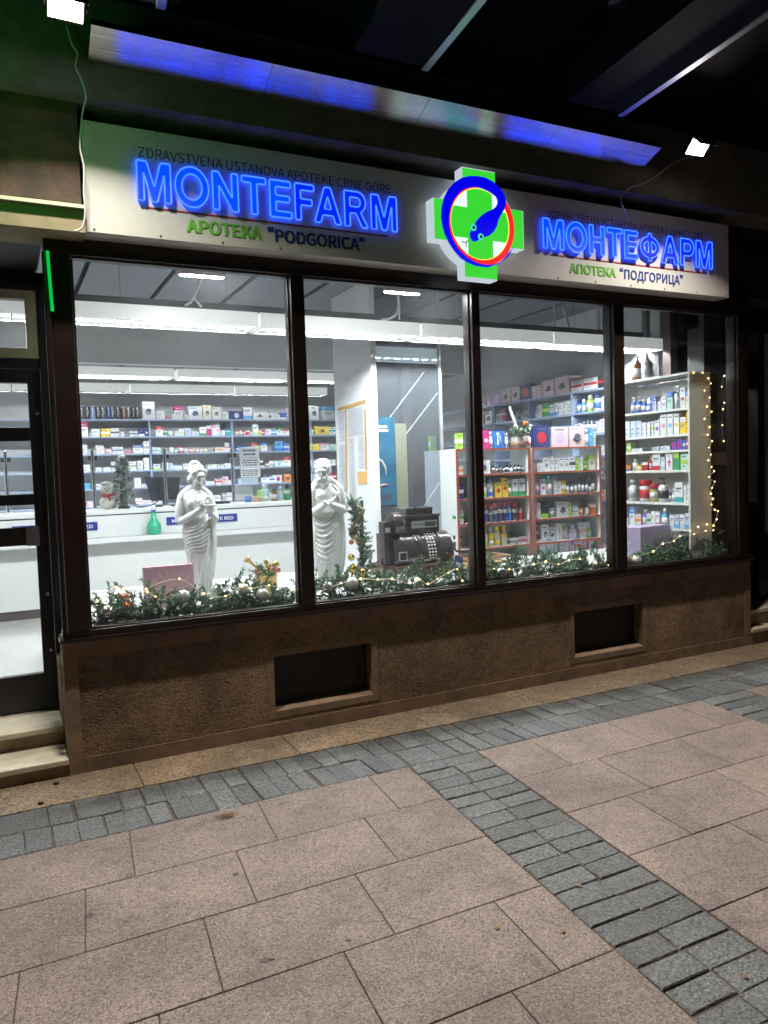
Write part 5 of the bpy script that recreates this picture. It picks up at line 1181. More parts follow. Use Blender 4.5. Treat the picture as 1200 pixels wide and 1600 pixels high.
# wooden tray by the second mullion
wt = thing('wooden_tray', 'small open wooden tray frame beneath the red-edged shelves', 'tray', (3.9, .95, PZ)); M_tw = pm('tray_wood', (.42, .27, .15), .5, var=.25, scale=15)
b = MB(); x0, x1, y0, y1 = 3.60, 4.06, .75, 1.0
for z in (.89, .945): b.box(x0, x1, y0, y0+.012, z, z+.02); b.box(x0, x1, y1-.012, y1, z, z+.02); b.box(x0, x0+.012, y0+.012, y1-.012, z, z+.02); b.box(x1-.012, x1, y0+.012, y1-.012, z, z+.02)
b.build('rails', M_tw, wt)
b = MB()
for x in (x0+.02, (x0+x1)/2, x1-.02):
    for y in (y0+.021, y1-.021): b.box(x-.008, x+.008, y-.008, y+.008, PZ, .965)
b.build('uprights', M_tw, wt); b = MB(); b.box(x0+.03, x1-.03, y0+.03, y1-.03, .895, .9); b.build('tray_floor', M_tw, wt)
bk = thing('blue_booklet', 'dark blue booklet leaning against the tray beside the second mullion', 'booklet', (3.55, .8, PZ))
b = MB(); b.obox((3.545, .82, .905), (.045, .01, -.02), (0, .006, 0), (.02, 0, .075)); b.build('cover', pm('booklet_blue', (.03, .05, .2), .4), bk)
b = MB(); b.obox((3.547, .813, .905), (.03, .007, -.013), (0, .001, 0), (.006, 0, .022)); b.build('cover_print', M_wink, bk)
# floral pine pot on top of the red-edged shelf is built with the shelf goods

# ------------------------------------------------------------------ shelf goods
CN = dict(w=('white', (.76, .78, .80)), c=('cream', (.72, .68, .55)), b=('blue', (.04, .16, .55)), n=('navy', (.015, .03, .16)), s=('sky blue', (.12, .42, .72)), t=('teal', (.04, .40, .42)),
          g=('green', (.04, .32, .09)), l=('lime', (.38, .62, .08)), y=('yellow', (.75, .55, .04)), o=('orange', (.75, .22, .03)), r=('red', (.50, .02, .03)), p=('pink', (.70, .36, .46)), m=('magenta', (.55, .03, .22)),
          v=('violet', (.22, .08, .45)), k=('black', (.02, .02, .024)), d=('charcoal', (.07, .075, .085)), a=('amber', (.22, .08, .015)), e=('beige', (.52, .42, .28)), z=('brown', (.20, .09, .04)), G=('grey', (.40, .42, .44)),
          i=('mint', (.45, .70, .60)), q=('pale pink', (.74, .56, .60)), u=('pale blue', (.55, .66, .80)), V=('lilac', (.58, .48, .70)), B=('dusty blue', (.16, .25, .42)), O=('olive', (.38, .36, .06)))
def pc(c, gloss=.35): return pm('goods_'+CN[c][0].replace(' ', '_'), CN[c][1], gloss)
KIND = dict(B=('carton', 'carton'), J=('jar', 'jar'), P=('pump_bottle', 'pump bottle'), T=('bottle', 'bottle'), U=('tube', 'tube'), K=('vial', 'vial'), D=('packet', 'packet'))
GC = {}
prng = random.Random(5)
def goods_mesh(kind, w, h, d, c, a, pat):
    key_ = (kind, round(w, 2), round(h, 2), round(d, 2), c, a, pat)
    if key_ in GC: return GC[key_]
    M = [pc(c), pc(a), pm('goods_ink', (.10, .11, .14), .5), pm('goods_label', (.74, .75, .74), .45)]
    b = MB(); kids = []; f = -d/2; e = .0012
    if kind in 'BD':
        b.box(-w/2, w/2, -d/2, d/2, 0, h, 0)
        def F(x0, x1, z0, z1, m): b.box(w*x0-w/2, w*x1-w/2, f-e, f, h*z0, h*z1, m)
        def SIDE(z0, z1, m): b.box(-w/2-e, -w/2, -d/2+.001, d/2-.001, h*z0, h*z1, m)
        if pat == 'h': F(0, 1, .68, .995, 1); SIDE(.68, .995, 1); F(.2, .8, .78, .86, 3); F(.15, .75, .48, .53, 2); F(.15, .6, .38, .42, 2)
        elif pat == 'f': F(0, 1, .005, .28, 1); SIDE(.005, .28, 1); F(.15, .8, .68, .76, 2); F(.15, .6, .56, .6, 2)
        elif pat == 's': F(0, 1, .38, .62, 1); SIDE(.38, .62, 1); F(.15, .7, .78, .84, 2); F(.15, .6, .2, .24, 2)
        elif pat == 'o':
            b.tube([(0, f-e, h*.45), (0, f, h*.45)], min(w, h)*.3, 14, 1); F(.2, .8, .82, .88, 2)
        elif pat == 'p':
            b.ball((w*.02, f, h*.5), min(w, h)*.2, 10, 2, (1.1, .02, .8)); b.tube([(-w*.25, f-e, h*.42), (-w*.05, f-e, h*.3), (w*.22, f-e, h*.38)], min(w, h)*.05, 5, 2); F(.12, .6, .82, .9, 1)
        elif pat == 'd':
            F(.30, .40, .2, .92, 3); F(.55, .62, .35, .75, 1); F(.2, .5, .8, .9, 3)
        elif pat == 'x':
            F(.44, .56, .25, .75, 1); F(.25, .75, .44, .56, 1); F(.15, .7, .85, .9, 2)
        else: F(.12, .72, .62, .72, 1); F(.12, .6, .48, .53, 2); F(.12, .5, .2, .25, 2)
    elif kind == 'J':
        r = w/2; b.lathe([(r*.92, 0), (r, h*.05), (r, h*.68), (r*.9, h*.72)], (0, 0, 0), 14, 0); b.lathe([(r*1.004, h*.15), (r*1.004, h*.55)], (0, 0, 0), 14, 3 if c != 'w' else 1)
        k = MB(); k.lathe([(r*.98, h*.725), (r*.98, h*.97), (r*.9, h), (.0, h)], (0, 0, 0), 14); kids.append(('lid', k.mesh('lid', [pc(a)])))
    elif kind in 'TK':
        r = w/2; fl = min(1, d/w); nk = .72 if kind == 'T' else .66
        b.lathe([(r*.92, 0), (r, h*.02), (r, h*nk*.86), (r*.8, h*nk*.96), (r*.42, h*nk*1.03), (r*.40, h*(nk+.06))], (0, 0, 0), 14, 0, True, 1, fl)
        lb_ = {'h': (.42, .62), 'f': (.08, .3)}.get(pat, (.14, .52))
        b.lathe([(r*1.006, h*lb_[0]), (r*1.006, h*lb_[1])], (0, 0, 0), 14, 3 if c not in 'wcG' else 1, True, 1, fl)
        k = MB(); k.lathe([(r*.5 if kind == 'K' else r*.62, h*(nk+.03)), (r*.5 if kind == 'K' else r*.6, h*.97), (r*.4, h), (.0, h)], (0, 0, 0), 12, 0, True, 1, max(fl, .8)); kids.append(('cap', k.mesh('cap', [pc(a)])))
    elif kind == 'P':
        r = w/2
        b.lathe([(r*.92, 0), (r, h*.02), (r, h*.60), (r*.75, h*.68), (r*.32, h*.72)], (0, 0, 0), 14, 0); b.lathe([(r*1.006, h*.15), (r*1.006, h*.48)], (0, 0, 0), 14, 3 if c not in 'wcG' else 1)
        k = MB(); k.lathe([(r*.38, h*.715), (r*.38, h*.80), (r*.12, h*.81), (r*.12, h*.93)], (0, 0, 0), 10); k.box(-r*.9, r*.28, -r*.2, r*.2, h*.93, h*.99); kids.append(('pump', k.mesh('pump', [pc(a)])))
    elif kind == 'U':
        r = w/2; n = 14; vs = []
        for t, fx, fy in ((.16, 1, 1), (.5, 1.02, .8), (.85, 1.05, .35), (1, 1.06, .08)):
            for j in range(n): vs.append((r*fx*math.cos(2*PI*j/n), r*fy*math.sin(2*PI*j/n), h*t))
        b.add(vs, [(i*n+j, i*n+(j+1) % n, (i+1)*n+(j+1) % n, (i+1)*n+j) for i in range(3) for j in range(n)]+[tuple(range(3*n, 4*n))], 0, True)
        b.lathe([(r*1.03, h*.42), (r*1.03, h*.60)], (0, 0, 0), 14, 1, True, 1, .86)
        k = MB(); k.lathe([(r*.8, 0), (r*.8, h*.16)], (0, 0, 0), 12); kids.append(('cap', k.mesh('cap', [pc(a)])))
    GC[key_] = (b.mesh(KIND[kind][0], M), kids)
    return GC[key_]
ORD = 'first second third fourth fifth sixth seventh eighth ninth tenth eleventh twelfth thirteenth fourteenth fifteenth sixteenth'.split()
USED = set(); PENDING = []
def describe(kind, w, h, c, a, pat):
    nm = CN[c][0]; an = CN[a][0]; noun = KIND[kind][1]
    if kind == 'B': noun = 'box'
    sz = 'large' if h > .24 and w > .14 else ('tall' if h > 1.7*w and h > .12 else ('flat' if h < .6*w else ('small' if h < .10 else '')))
    adj = {'h': an+'-topped ', 'f': an+'-footed ', 's': an+'-banded ', 'o': an+'-spotted ', 'p': 'dark-pictured ', 'd': an+'-streaked ', 'x': an+'-crossed '}.get(pat, '')
    if kind in 'JTKPU': adj = an+('-lidded ' if kind == 'J' else '-capped ')
    return ' '.join((sz+' '+adj+nm+' '+noun).split())
def place(items, where, group, locf, rot, kids=True):
    """items already measured: (kind, u0, u1, h, colour, accent, pattern, depth); where: phrase for the shelf"""
    ds = [describe(k, u1-u0, h, c, a, pt) for k, u0, u1, h, c, a, pt, d in items]
    for i, (k, u0, u1, h, c, a, pt, d) in enumerate(items):
        w = abs(u1-u0)*.97
        me, ch = goods_mesh(k, w, h, d, c, a, pt)
        o = bpy.data.objects.new(KIND[k][0], me); COL.objects.link(o); o.location = locf((u0+u1)/2, d); o.rotation_euler = (0, 0, rot+prng.uniform(-.05, .05)*(1 if k == 'B' else 6))
        # meshes are cached at rounded sizes; true sizes come from the scale
        if kids:
            for nm, m2 in ch:
                q = bpy.data.objects.new(nm, m2); COL.objects.link(q); q.parent = o
        lab = ds[i]+' on '+where; same = [j for j in range(len(ds)) if ds[j] == ds[i]]
        if len(same) > 1:
            nb_ = ds[i-1] if i > 0 else None; cand = None
            if nb_ and nb_ != ds[i] and sum(1 for j in same if j > 0 and ds[j-1] == nb_) == 1: cand = lab+', after '+' '.join(nb_.split()[-2:])
            if cand is None or cand in USED: cand = lab+', '+ORD[same.index(i)]+' such along'
            lab = cand
        n_ = 2
        base = lab
        while lab in USED and n_ < 16: lab = base+', '+ORD[n_-1]+' along'; n_ += 1
        USED.add(lab)
        tag(o, lab, {'B': 'box', 'J': 'jar', 'P': 'bottle', 'T': 'bottle', 'U': 'tube', 'K': 'bottle', 'D': 'packet'}[k], group)
def parse(txt):
    out = []
    for s_ in txt.split(';'):
        p = s_.split()
        if not p: continue
        out.append((p[0], float(p[1]), float(p[2]), float(p[3]), p[4], p[5] if len(p) > 5 else 'G', p[6] if len(p) > 6 else '-'))
    return out
def mpp(p): return float((np.array(p)-CC) @ _fw)/FPX
def on_y(txt, py, Yf, z, where, group, dmax=.2, kids=True, ym=.01):
    it = []
    for k, a, c_, h, c, ac, pt in parse(txt):
        p0, p1 = atY(a, py, Yf), atY(c_, py, Yf); w = p1[0]-p0[0]; d = min(dmax, max(.05, w*(.75 if k in 'BD' else 1)));
        if k in 'TKPJ': d = min(d, w)
        it.append((k, p0[0], p1[0], h*mpp(p0), c, ac, pt, round(d, 2)))
    place(it, where, group, lambda u, d: (u, Yf+ym+d/2, z), 0, kids)
def on_x(txt, pyf, Xf, z, where, group, dmax=.2, kids=True):
    it = []
    for k, a, c_, h, c, ac, pt in parse(txt):
        p0, p1 = atX(a, pyf(a), Xf), atX(c_, pyf(c_), Xf); w = abs(p1[1]-p0[1]); d = min(dmax, max(.05, w*(.75 if k in 'BD' else 1)))
        if k in 'TKPJ': d = min(d, w)
        it.append((k, min(p0[1], p1[1]), max(p0[1], p1[1]), h*mpp(p1), c, ac, pt, round(d, 2)))
    place(it, where, group, lambda u, d: (Xf+.012+d/2, u, z), -PI/2, kids)

M_shelf = pm('shelf_pale', (.74, .76, .78), .4); M_edge = pm('shelf_blue_edge', (.33, .41, .58), .35); M_red = pm('shelf_red_edge', (.30, .07, .035), .4, var=.2, scale=10)
# --- back wall unit
YB = 6.9; PYS = (655, 681.5, 708, 734, 760.5, 787)
ZB = [atY(250, p, YB)[2] for p in PYS]
bs = thing('back_wall_shelf', 'long pale shelving with blue edges on the back wall behind the counter', 'shelf', (2, 7, FZ))
XA, XZ = -1.6, 5.3; ups = [-1.6, -.45]+[atY(p, 700, YB)[0] for p in (104, 235, 364, 487)]+[XZ]
b = MB(); b.box(XA, XZ, 7.225, 7.249, FZ, ZB[0]); b.build('back_panel', pm('shelf_back_grey', (.50, .515, .53), .5), bs)
for z in ZB+[ZB[-1]-.25, ZB[-1]-.55]:
    b = MB(); b.box(XA, XZ, YB+.006, 7.224, z-.018, z); s_ = b.build('shelf_board', M_shelf, bs); b = MB(); b.box(XA, XZ, YB-.002, YB+.005, z-.02, z+.001); b.build('edge_strip', M_edge, s_)
for x in ups:
    b = MB(); b.box(x-.010, x+.010, YB-.004, 7.2, FZ, ZB[0]-.021); b.build('upright', M_edge, bs)
gB = 'goods on the back wall shelves'
bays = ('door bay', 'middle bay', 'notice bay', 'column bay')
BACK = [
 ['D 125 133 19 d B d;D 133 142 20 k G d;D 142 149 19 B G d;D 150 158 20 k u d;D 158 166 19 d G d;D 167 174 20 n G d;D 174 182 20 d w d;D 182 190 20 k G d;D 191 197 17 z e d;D 198 206 20 d G d;D 206 213 19 k z d;D 213 221 20 d G d;B 223 243 27 w G p;B 244 258 13 w u -;B 260 267 5 q m s;B 268 273 8 w p -;B 273 287 20 w m h;B 288 294 7 w G -',
  'B 295 317 20 w s p;B 318 331 22 c o p;B 332 346 19 w e p;B 347 358 11 w G -;B 359 381 13 n u o;', 'B 381 395 19 w s f;B 396 417 12 w G p;B 417 428 10 w G p;B 428 438 8 w G -;B 438 448 10 b w f;B 449 455 18 q G -', 'B 470 482 14 w s -;B 484 499 21 w g p;B 504 526 20 w s h'],
 ['B 125 138 23 w m h;B 139 143 6 u G -;B 144 156 12 w s -;B 158 173 12 y w s;B 174 187 13 w d s;B 188 194 7 w G -;B 203 216 8 w n s;B 217 226 13 n w f;B 226 233 12 n V o', 'B 244 255 15 w r h;J 256 263 11 w g;J 264 271 11 q g;B 273 280 7 w G -;B 280 288 11 w l o;B 289 299 12 u G -;B 300 305 7 w G -;B 306 312 6 u w -;B 313 323 14 w g f;B 324 331 16 m w h;B 332 338 17 w p h;B 338 344 17 w p s;B 345 352 8 w G -;B 353 363 9 t w -', 'J 369 374 9 y d;J 374 379 11 e d;J 379 385 9 r g;J 385 391 10 w r;J 391 396 8 p w;B 396 404 17 w i f;B 404 409 8 y w -;B 409 414 8 m w s;B 415 424 9 w v -;B 424 433 9 s w s;B 433 442 11 w g h;B 442 452 9 w r h;', 'B 470 479 8 w g s;B 485 491 8 i G -;B 492 515 13 y w p;B 515 526 12 w t s'],
 ['B 128 137 15 w q -;B 138 149 6 w G -;B 150 163 14 w q s;B 165 175 8 q w -;B 176 193 11 w B s;B 195 205 5 p r s;B 208 224 13 w B h;B 225 234 19 w G s', 'B 238 252 9 w t s;B 253 259 6 w G -;J 266 272 12 i g;J 272 279 9 g w;J 280 288 14 r z;J 289 295 9 q r;J 296 303 9 r w;J 305 311 8 o w;J 312 317 7 V w;J 318 325 7 y w;B 336 352 7 w o s;B 352 359 14 w p s', 'B 370 385 8 b w s;B 386 392 7 w G -;B 393 403 13 w r h;B 403 408 9 l w -;B 409 418 13 w b h;B 431 443 15 s b f;B 444 452 12 b w s;', 'B 470 480 9 w p s;B 484 500 10 y w -;B 501 515 11 w p h;B 516 526 9 i w -'],
 ['B 131 141 11 w G -;B 142 149 8 w G -;B 150 160 6 w u -;B 161 173 6 w G -;B 174 181 14 w d s;B 183 193 12 w u -;B 197 214 14 w G s;B 215 224 15 w G -;B 225 234 19 w G -', 'B 240 251 9 w l f;B 254 264 11 w G -;B 265 271 10 u s -;B 271 285 6 w G -;B 287 298 8 w G -;B 325 340 6 w G -;B 341 351 6 w d -;B 352 361 7 w G -', 'J 405 414 13 w d;J 416 422 9 r d;J 422 429 12 w u;B 430 443 9 w s o;B 443 455 14 w r h', 'B 470 480 12 w G -;B 486 500 9 q w s;B 501 513 10 m w -;B 514 525 8 w G -'],
 ['B 130 141 10 s t -;B 150 177 8 w G s;B 178 185 10 w e -;B 211 221 15 w e -;B 222 233 5 w G -', 'B 238 252 5 b w -;B 268 280 6 w G -;B 322 336 5 w G -;B 337 347 9 q r s;B 348 357 12 q m -;B 357 363 6 w G -', 'B 373 400 8 u w -;B 410 422 12 w n h;B 422 430 10 w b s;B 430 441 11 w m o;B 445 456 12 o w p', 'B 470 480 10 o w -;B 486 498 10 w G -;B 500 514 9 z w -;B 515 526 11 r w s'],
 ['B 136 146 9 q w -;B 212 223 10 w p s;B 223 240 6 w p s', 'B 240 252 5 w r -;B 330 346 9 w G s;B 348 355 12 G w -;B 355 363 12 w G s', 'B 424 434 9 w s -', 'B 470 480 8 w G -;B 500 520 9 u w -']]
SN = ('top', 'second', 'third', 'fourth', 'fifth', 'lowest')
for r, row in enumerate(BACK):
    for k, txt in enumerate(row): on_y(txt, PYS[r], YB, ZB[r]+.001, SN[r]+' back shelf, '+bays[k], gB, .2, False)
# bottles on the counter behind the notices
on_y('T 409 424 27 i w f;T 426 436 20 a d;T 436 445 22 c u;T 446 456 25 g k h;B 404 408 18 l o f;B 394 407 9 e G -;B 385 392 9 b w -', 780, 4.45, 1.411, 'counter by the notices', 'bottles on the counter', .1)

# --- red edged display units
YG = 1.55; gx = [(4.015, 4.905), (4.945, 5.86)]
zg = [(atY(770, a, YG)[2]+atY(885, c, YG)[2])/2 for a, c in ((702, 697), (741, 735), (777, 772), (815, 809), (854, 845))]
un = ('mirror-side red-edged unit', 'far red-edged unit')
M_gw = pm('unit_white', (.83, .85, .85), .4); M_gb = pm('unit_back_grey', (.80, .82, .84), .45)
for (xa, xb), nm in zip(gx, un):
    t = thing('display_shelf', 'white display shelf with red-brown edges, '+nm, 'shelf', ((xa+xb)/2, 1.7, PZ), 'red-edged display shelves')
    for x0, x1 in ((xa, xa+.018), (xb-.018, xb)):
        b = MB(); b.box(x0, x1, YG+.006, 1.868, PZ, zg[0]); s_ = b.build('side_panel', M_gw, t); b = MB(); b.box(x0-.003, x1+.003, YG-.004, YG+.005, PZ, zg[0]+.001); b.build('edge_strip', M_red, s_)
    b = MB(); b.box(xa+.019, xb-.019, 1.855, 1.867, PZ, zg[1]); b.build('back_panel', M_gb, t)
    for z in zg:
        b = MB(); b.box(xa+.019, xb-.019, YG+.006, 1.854, z-.016, z); s_ = b.build('shelf_board', M_gw, t); b = MB(); b.box(xa+.018, xb-.018, YG-.003, YG+.005, z-.019, z+.001); b.build('edge_strip', M_red, s_)
gG = 'goods on the red-edged shelves'
GL = ['B 717 726 25 l w s;B 747 756 28 m w s;B 757 767 28 m w o;T 768 774 26 u w;B 775 791 27 b w d;T 793 799 24 c w;T 825 835 25 w p',
      'B 716 726 14 w o s;B 748 769 22 w e p;B 770 780 5 z G -;K 772 777 13 w k;K 778 782 11 w k;K 783 788 13 G k;K 789 793 11 w k;K 794 799 13 w k;K 800 805 12 u k;K 806 811 13 w k;K 812 817 12 w k;K 818 823 11 G k',
      'B 715 727 24 n w s;B 748 756 28 w G -;T 757 765 33 w l f;T 766 776 31 w b f;B 777 787 23 y r o;B 788 797 30 y r o;T 798 803 26 g w;B 804 813 27 w g f;B 814 824 27 w g f',
      'B 715 727 22 w g s;U 749 758 25 w l;T 760 767 31 n r h;T 768 774 27 d r h;T 775 782 29 n r h;T 783 790 31 d r h;T 791 797 30 n r h;T 798 803 31 b r h;T 804 814 29 k r h;T 815 821 27 r k h',
      'J 715 727 22 w k;T 750 757 28 w y f;T 758 767 29 w l f;T 768 776 30 y w f;T 777 787 31 c y f;T 788 798 31 c y h;B 800 812 10 w d s;B 813 826 11 w r s']
GRr = ['B 837 862 34 n r o;B 864 891 32 q V o;B 892 917 32 q V p;T 918 924 27 u w;B 925 929 29 s w -;B 930 934 24 i w -',
       'T 835 841 21 u d;B 842 851 14 w u -;B 852 862 21 w z p;B 863 869 24 w G -;B 870 875 24 w G -;B 876 884 21 w G o;B 885 893 21 w G o;B 894 902 22 w d s;B 903 909 19 l w -;B 910 914 23 w l -;U 915 923 19 l g;B 924 933 24 c l h',
       'T 833 838 24 w g;T 839 847 27 w v f;B 848 856 24 w m o;T 857 868 31 i t;B 869 873 24 w l -;B 874 880 20 w G -;B 881 887 21 y w s;K 888 893 18 u k;K 895 900 19 d k;K 901 906 20 e k;K 907 911 24 d k;K 912 917 23 n k;K 918 923 23 d k;K 924 928 15 e k;K 928 934 25 a k',
       'T 834 841 21 l w;B 842 848 25 w G -;B 849 860 27 k l f;J 862 872 16 w G;B 873 892 24 w o p;B 892 896 21 l w -;B 898 907 16 w G s;J 908 917 13 w o;J 918 925 12 q w;B 926 934 18 o w h',
       'U 834 839 26 w g;T 840 848 24 w k;B 849 861 27 w d p;B 862 870 22 w d o;B 871 882 27 w g d;T 883 893 27 e l;T 895 908 23 w u f;B 910 919 25 w p s;U 920 931 25 w l']
zsh = zg
GN = ('top', 'second shelf', 'third shelf', 'fourth shelf', 'fifth shelf')
for i in range(5):
    for txt, nm, py in ((GL[i], un[0], (702, 741, 777, 815, 854)[i]), (GRr[i], un[1], (697, 735, 772, 809, 846)[i])):
        on_y(txt, py-8, YG, zsh[i]+.001, GN[i]+', '+nm, gG, .14, True, .03)
on_y('T 836 844 20 v k;B 846 856 24 w i f;B 857 868 26 u w s;T 869 876 24 w i;B 878 892 20 w u -;B 893 901 28 V v o;B 902 912 16 w o s;J 914 922 14 w p;B 923 931 18 q w o', 872, YG, PZ+.001, 'platform under far red-edged unit', gG, .14, True, .03)
# flower-like pine pot on top of the first unit
c = tuple(atY(808, 700, 1.62)); fp = thing('pine_pot', 'glass jar with pine twigs, an orange bauble and a white candle on the red-edged unit', 'pot', (c[0], 1.62, zg[0])); c = (c[0], 1.62, zg[0])
b = MB(); b.lathe([(.05, 0), (.065, .02), (.068, .10), (.06, .115)], c, 18); b.build('jar_body', pm('jar_cream', (.58, .55, .48), .2), fp)
b = MB(); b.lathe([(.067, .02), (.069, .06)], c, 18); b.build('jar_filling', pm('jar_filling', (.42, .25, .12), .6, var=.4, scale=60), fp)
b = MB()
for i in range(34): sprig(b, (c[0]+rs.normal(0, .04), c[1]-.03+rs.normal(0, .03), c[2]+.13+rs.uniform(0, .06)), (rs.normal(0, 1), rs.normal(-.4, .6), rs.uniform(-.1, .8)), rs.uniform(.06, .10), .028, 40)
b.build('foliage', G+[M_stem], fp)
for dx, dz, r, m in ((.045, .245, .030, M_copper), (-.02, .18, .022, pm('flower_cream', (.72, .68, .40), .5)), (.09, .19, .02, pm('flower_cream', (.72, .68, .40), .5)), (-.08, .22, .018, pm('flower_cream', (.72, .68, .40), .5)), (.11, .22, .018, M_pearl)):
    b = MB(); b.ball((c[0]+dx, c[1]-.09, c[2]+dz), r, 12); b.build('ball', m, fp)
b = MB(); b.tube([(c[0], c[1], c[2]+.2), (c[0]-.10, c[1]-.02, c[2]+.42)], .014, 8); b.build('candle', M_hous, fp)

# --- side wall unit (faces the door side)
XW = 6.1; gW = 'goods on the side wall shelves'
zt0 = atX(893, 613, XW)[2]; zt1 = atX(897, 646, XW)[2]; dzs = zt0-zt1; ZW = [zt0-dzs*i for i in range(7)]
ws = thing('side_wall_shelf', 'pale blue-edged shelving along the side wall behind the red-edged units', 'shelf', (6.3, 3, FZ)); ya_, yb_ = 1.25, 6.3
b = MB(); b.box(6.46, 6.495, ya_, yb_, FZ, ZW[0]); b.build('back_panel', pm('side_back_grey', (.74, .76, .78), .5), ws)
for z in ZW:
    if z < FZ+.1: continue
    b = MB(); b.box(XW+.006, 6.459, ya_, yb_, z-.02, z); s_ = b.build('shelf_board', M_shelf, ws); b = MB(); b.box(XW-.002, XW+.005, ya_, yb_, z-.022, z+.001); b.build('edge_strip', M_edge, s_)
for y in (ya_, atX(893, 630, XW)[1], atX(826, 640, XW)[1], atX(772, 650, XW)[1]):
    b = MB(); b.box(XW-.004, 6.45, y-.009, y+.009, FZ, ZW[0]-.023); b.build('upright', M_edge, ws)
def lin(p0, p1): return lambda x: p0[1]+(p1[1]-p0[1])*(x-p0[0])/(p1[0]-p0[0])
on_x('B 746 752 12 u w s;B 753 759 14 w p o;B 760 767 17 q p o;B 768 781 20 V w o;B 782 797 21 q V p;B 798 811 22 q V p;B 813 829 24 n r o;B 830 837 19 q w -;B 838 846 20 q p o;B 847 865 25 q V p;B 866 889 27 q V p;B 891 909 17 w r s;B 911 931 18 w r s;B 933 946 19 k r s', lin((746, 640), (947, 602)), XW, ZW[0]+.001, 'top side-wall shelf', gW, .25)
on_x('B 746 754 16 w l s;B 757 768 19 w b p;T 772 777 19 w G;T 778 783 20 w G;T 784 788 20 w r;T 797 802 13 w G;T 803 808 14 w G;T 812 817 14 w G;T 818 823 17 w G;T 834 839 18 u w;B 840 845 20 w G -;B 846 857 21 g l s;B 858 864 18 w b f;B 865 870 20 w b f;B 872 878 20 w G -;B 879 885 21 w G -;B 886 891 21 w G -;T 898 904 21 b n;T 905 911 21 s w;T 912 921 26 l c;P 924 933 28 w b;B 938 941 21 w G -;B 942 945 21 w G -;B 946 950 21 w G -', lin((746, 668), (947, 639)), XW, ZW[1]+.001, 'second side-wall shelf', gW, .2)
on_x('B 862 893 16 s b o;B 897 901 16 w G -;B 902 906 17 w G s;T 907 912 20 w G;T 913 918 21 w G;T 919 924 20 w u;T 925 930 19 w G;B 931 936 20 w G -;B 937 943 21 w u s;B 944 949 20 w G -', lin((862, 684), (947, 673)), XW, ZW[2]+.001, 'third side-wall shelf', gW, .2)
on_x('B 936 942 14 w u s;B 943 950 15 w r o', lin((930, 709), (950, 706)), XW, ZW[3]+.001, 'fourth side-wall shelf', gW, .2)
on_x('B 936 942 14 b w s;B 943 950 16 y r s', lin((930, 742), (950, 741)), XW, ZW[4]+.001, 'fifth side-wall shelf', gW, .2)
on_x('B 936 942 14 o w s;B 943 950 16 w u s', lin((930, 776), (950, 775)), XW, ZW[5]+.001, 'sixth side-wall shelf', gW, .2)
pA, pB = atX(893, 598, XW+.2), atX(946, 590, XW+.2)
b = MB(); b.box(XW+.2, XW+.36, 1.28, pA[1], ZW[0]+.002, ZW[0]+.43); o = b.build('shipping_carton', pm('carton_white', (.70, .71, .70), .55), origin=(XW+.2, 1.7, ZW[0]), bevel=.003); tag(o, 'big plain white carton standing on top of the side-wall shelves', 'carton')

# --- white shelf unit at the end of the window, facing the door side
XS = 5.6; gS = 'goods on the white side shelf'; y0s, y1s = .115, 1.02
pyw = (584, 636, 677, 702, 734, 786, 827)
ZS = [atX(1076, p, XS)[2] for p in pyw]
wu = thing('white_side_shelf', 'tall white shelf unit standing sideways at the far end of the window', 'shelf', (5.74, .56, PZ)); M_ws = pm('shelf_cream_white', (.76, .77, .73), .4)
b = MB(); b.box(XS, XS+.27, y0s, y0s+.02, PZ, ZS[0]); b.build('end_panel', pm('end_panel_beige', (.62, .60, .54), .5), wu)
b = MB(); b.box(XS, XS+.27, y1s-.02, y1s, PZ, ZS[0]); b.build('end_panel', M_ws, wu)
b = MB(); b.box(XS+.255, XS+.269, y0s+.021, y1s-.021, PZ, ZS[0]-.021); b.build('back_panel', M_ws, wu)
for i, z in enumerate(ZS):
    b = MB()
    if i == 0: b.box(XS-.003, XS+.272, y0s-.003, y1s+.003, z, z+.022)
    else: b.box(XS+.001, XS+.254, y0s+.021, y1s-.021, z-.022, z)
    b.build('shelf_board', M_ws, wu)
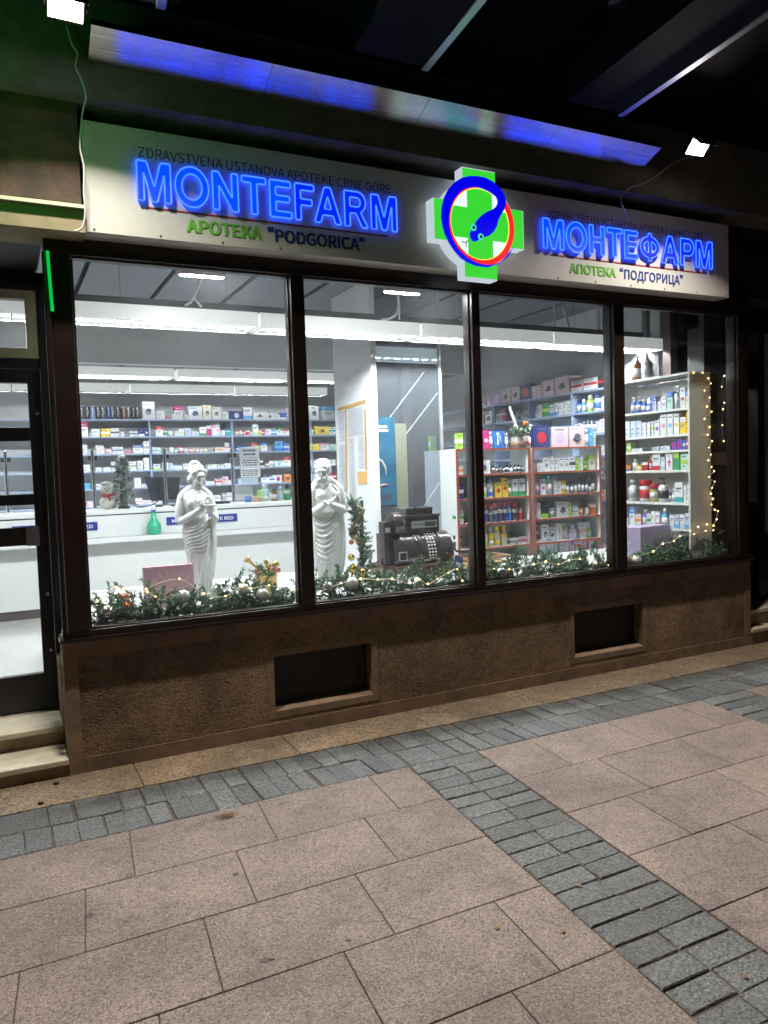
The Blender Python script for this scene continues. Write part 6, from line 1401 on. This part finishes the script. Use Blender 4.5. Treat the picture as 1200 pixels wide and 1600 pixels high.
WSX = ['P 982 990 25 b w;P 990 998 26 b w;T 998 1006 19 b u;U 1006 1014 21 w b;B 1014 1018 22 b w -;B 1018 1024 22 V b h;B 1026 1031 14 w G -;B 1032 1040 19 w G o;B 1041 1050 27 i b h;P 1050 1060 36 u w;B 1061 1069 31 w r o;B 1070 1076 26 c b h',
       'B 975 983 25 u w -;B 984 992 25 u w -;B 993 1001 26 u w -;B 1002 1008 22 w u -;B 1009 1015 22 w u -;B 1016 1020 23 w l s;B 1021 1029 24 w v o;B 1030 1040 32 w p o;B 1041 1050 32 w s o;B 1051 1060 32 w y o;B 1061 1070 26 y w h;B 1071 1076 34 y o -',
       'B 978 984 14 l w s;B 985 1002 5 w G -;B 1018 1028 9 u k h;B 1030 1046 7 u w -;B 1048 1055 13 v m s;B 1056 1064 16 v r o;B 1065 1070 15 b u s;B 1071 1076 17 r w s',
       'B 975 984 9 o b f;T 985 992 18 w u;B 993 1001 9 y w s;B 1002 1011 13 r w h;T 1012 1016 21 r c;B 1018 1030 25 w r f;B 1031 1038 20 u w s;B 1039 1050 25 w m x;B 1051 1060 27 g l h;B 1062 1075 25 i l s',
       'T 977 989 34 w G;J 993 1008 34 w r;J 1010 1022 28 O r;P 1024 1036 38 w k;T 1043 1046 20 k w;T 1047 1052 22 u w;B 1053 1065 31 w t f;B 1067 1071 27 w G -;B 1072 1076 30 w G -',
       'B 975 980 17 w n h;B 982 991 28 w b h;B 992 1000 18 w o s;T 1001 1008 26 v w;B 1009 1015 20 w g s;B 1016 1022 24 w G -;B 1023 1029 24 w o f;T 1030 1039 30 s w;B 1045 1052 20 w u f;B 1053 1060 21 u s f;B 1061 1068 22 w u f;B 1069 1076 25 u s f']
fy = (lambda k: lin((975, (598, 645, 683, 703, 734, 778, 818)[k]), (1076, pyw[k])))
WN = ('top', 'second', 'third', 'fourth', 'fifth', 'lowest filled')
for i in range(6): on_x(WSX[i], fy(i+1), XS, ZS[i+1]+.001, WN[i]+' shelf, white side unit', gS, .16)
on_x('P 981 995 40 a k;P 997 1010 44 w w', lin((975, 598), (1076, 584)), XS+.06, ZS[0]+.024, 'very top of white side unit', gS, .16)
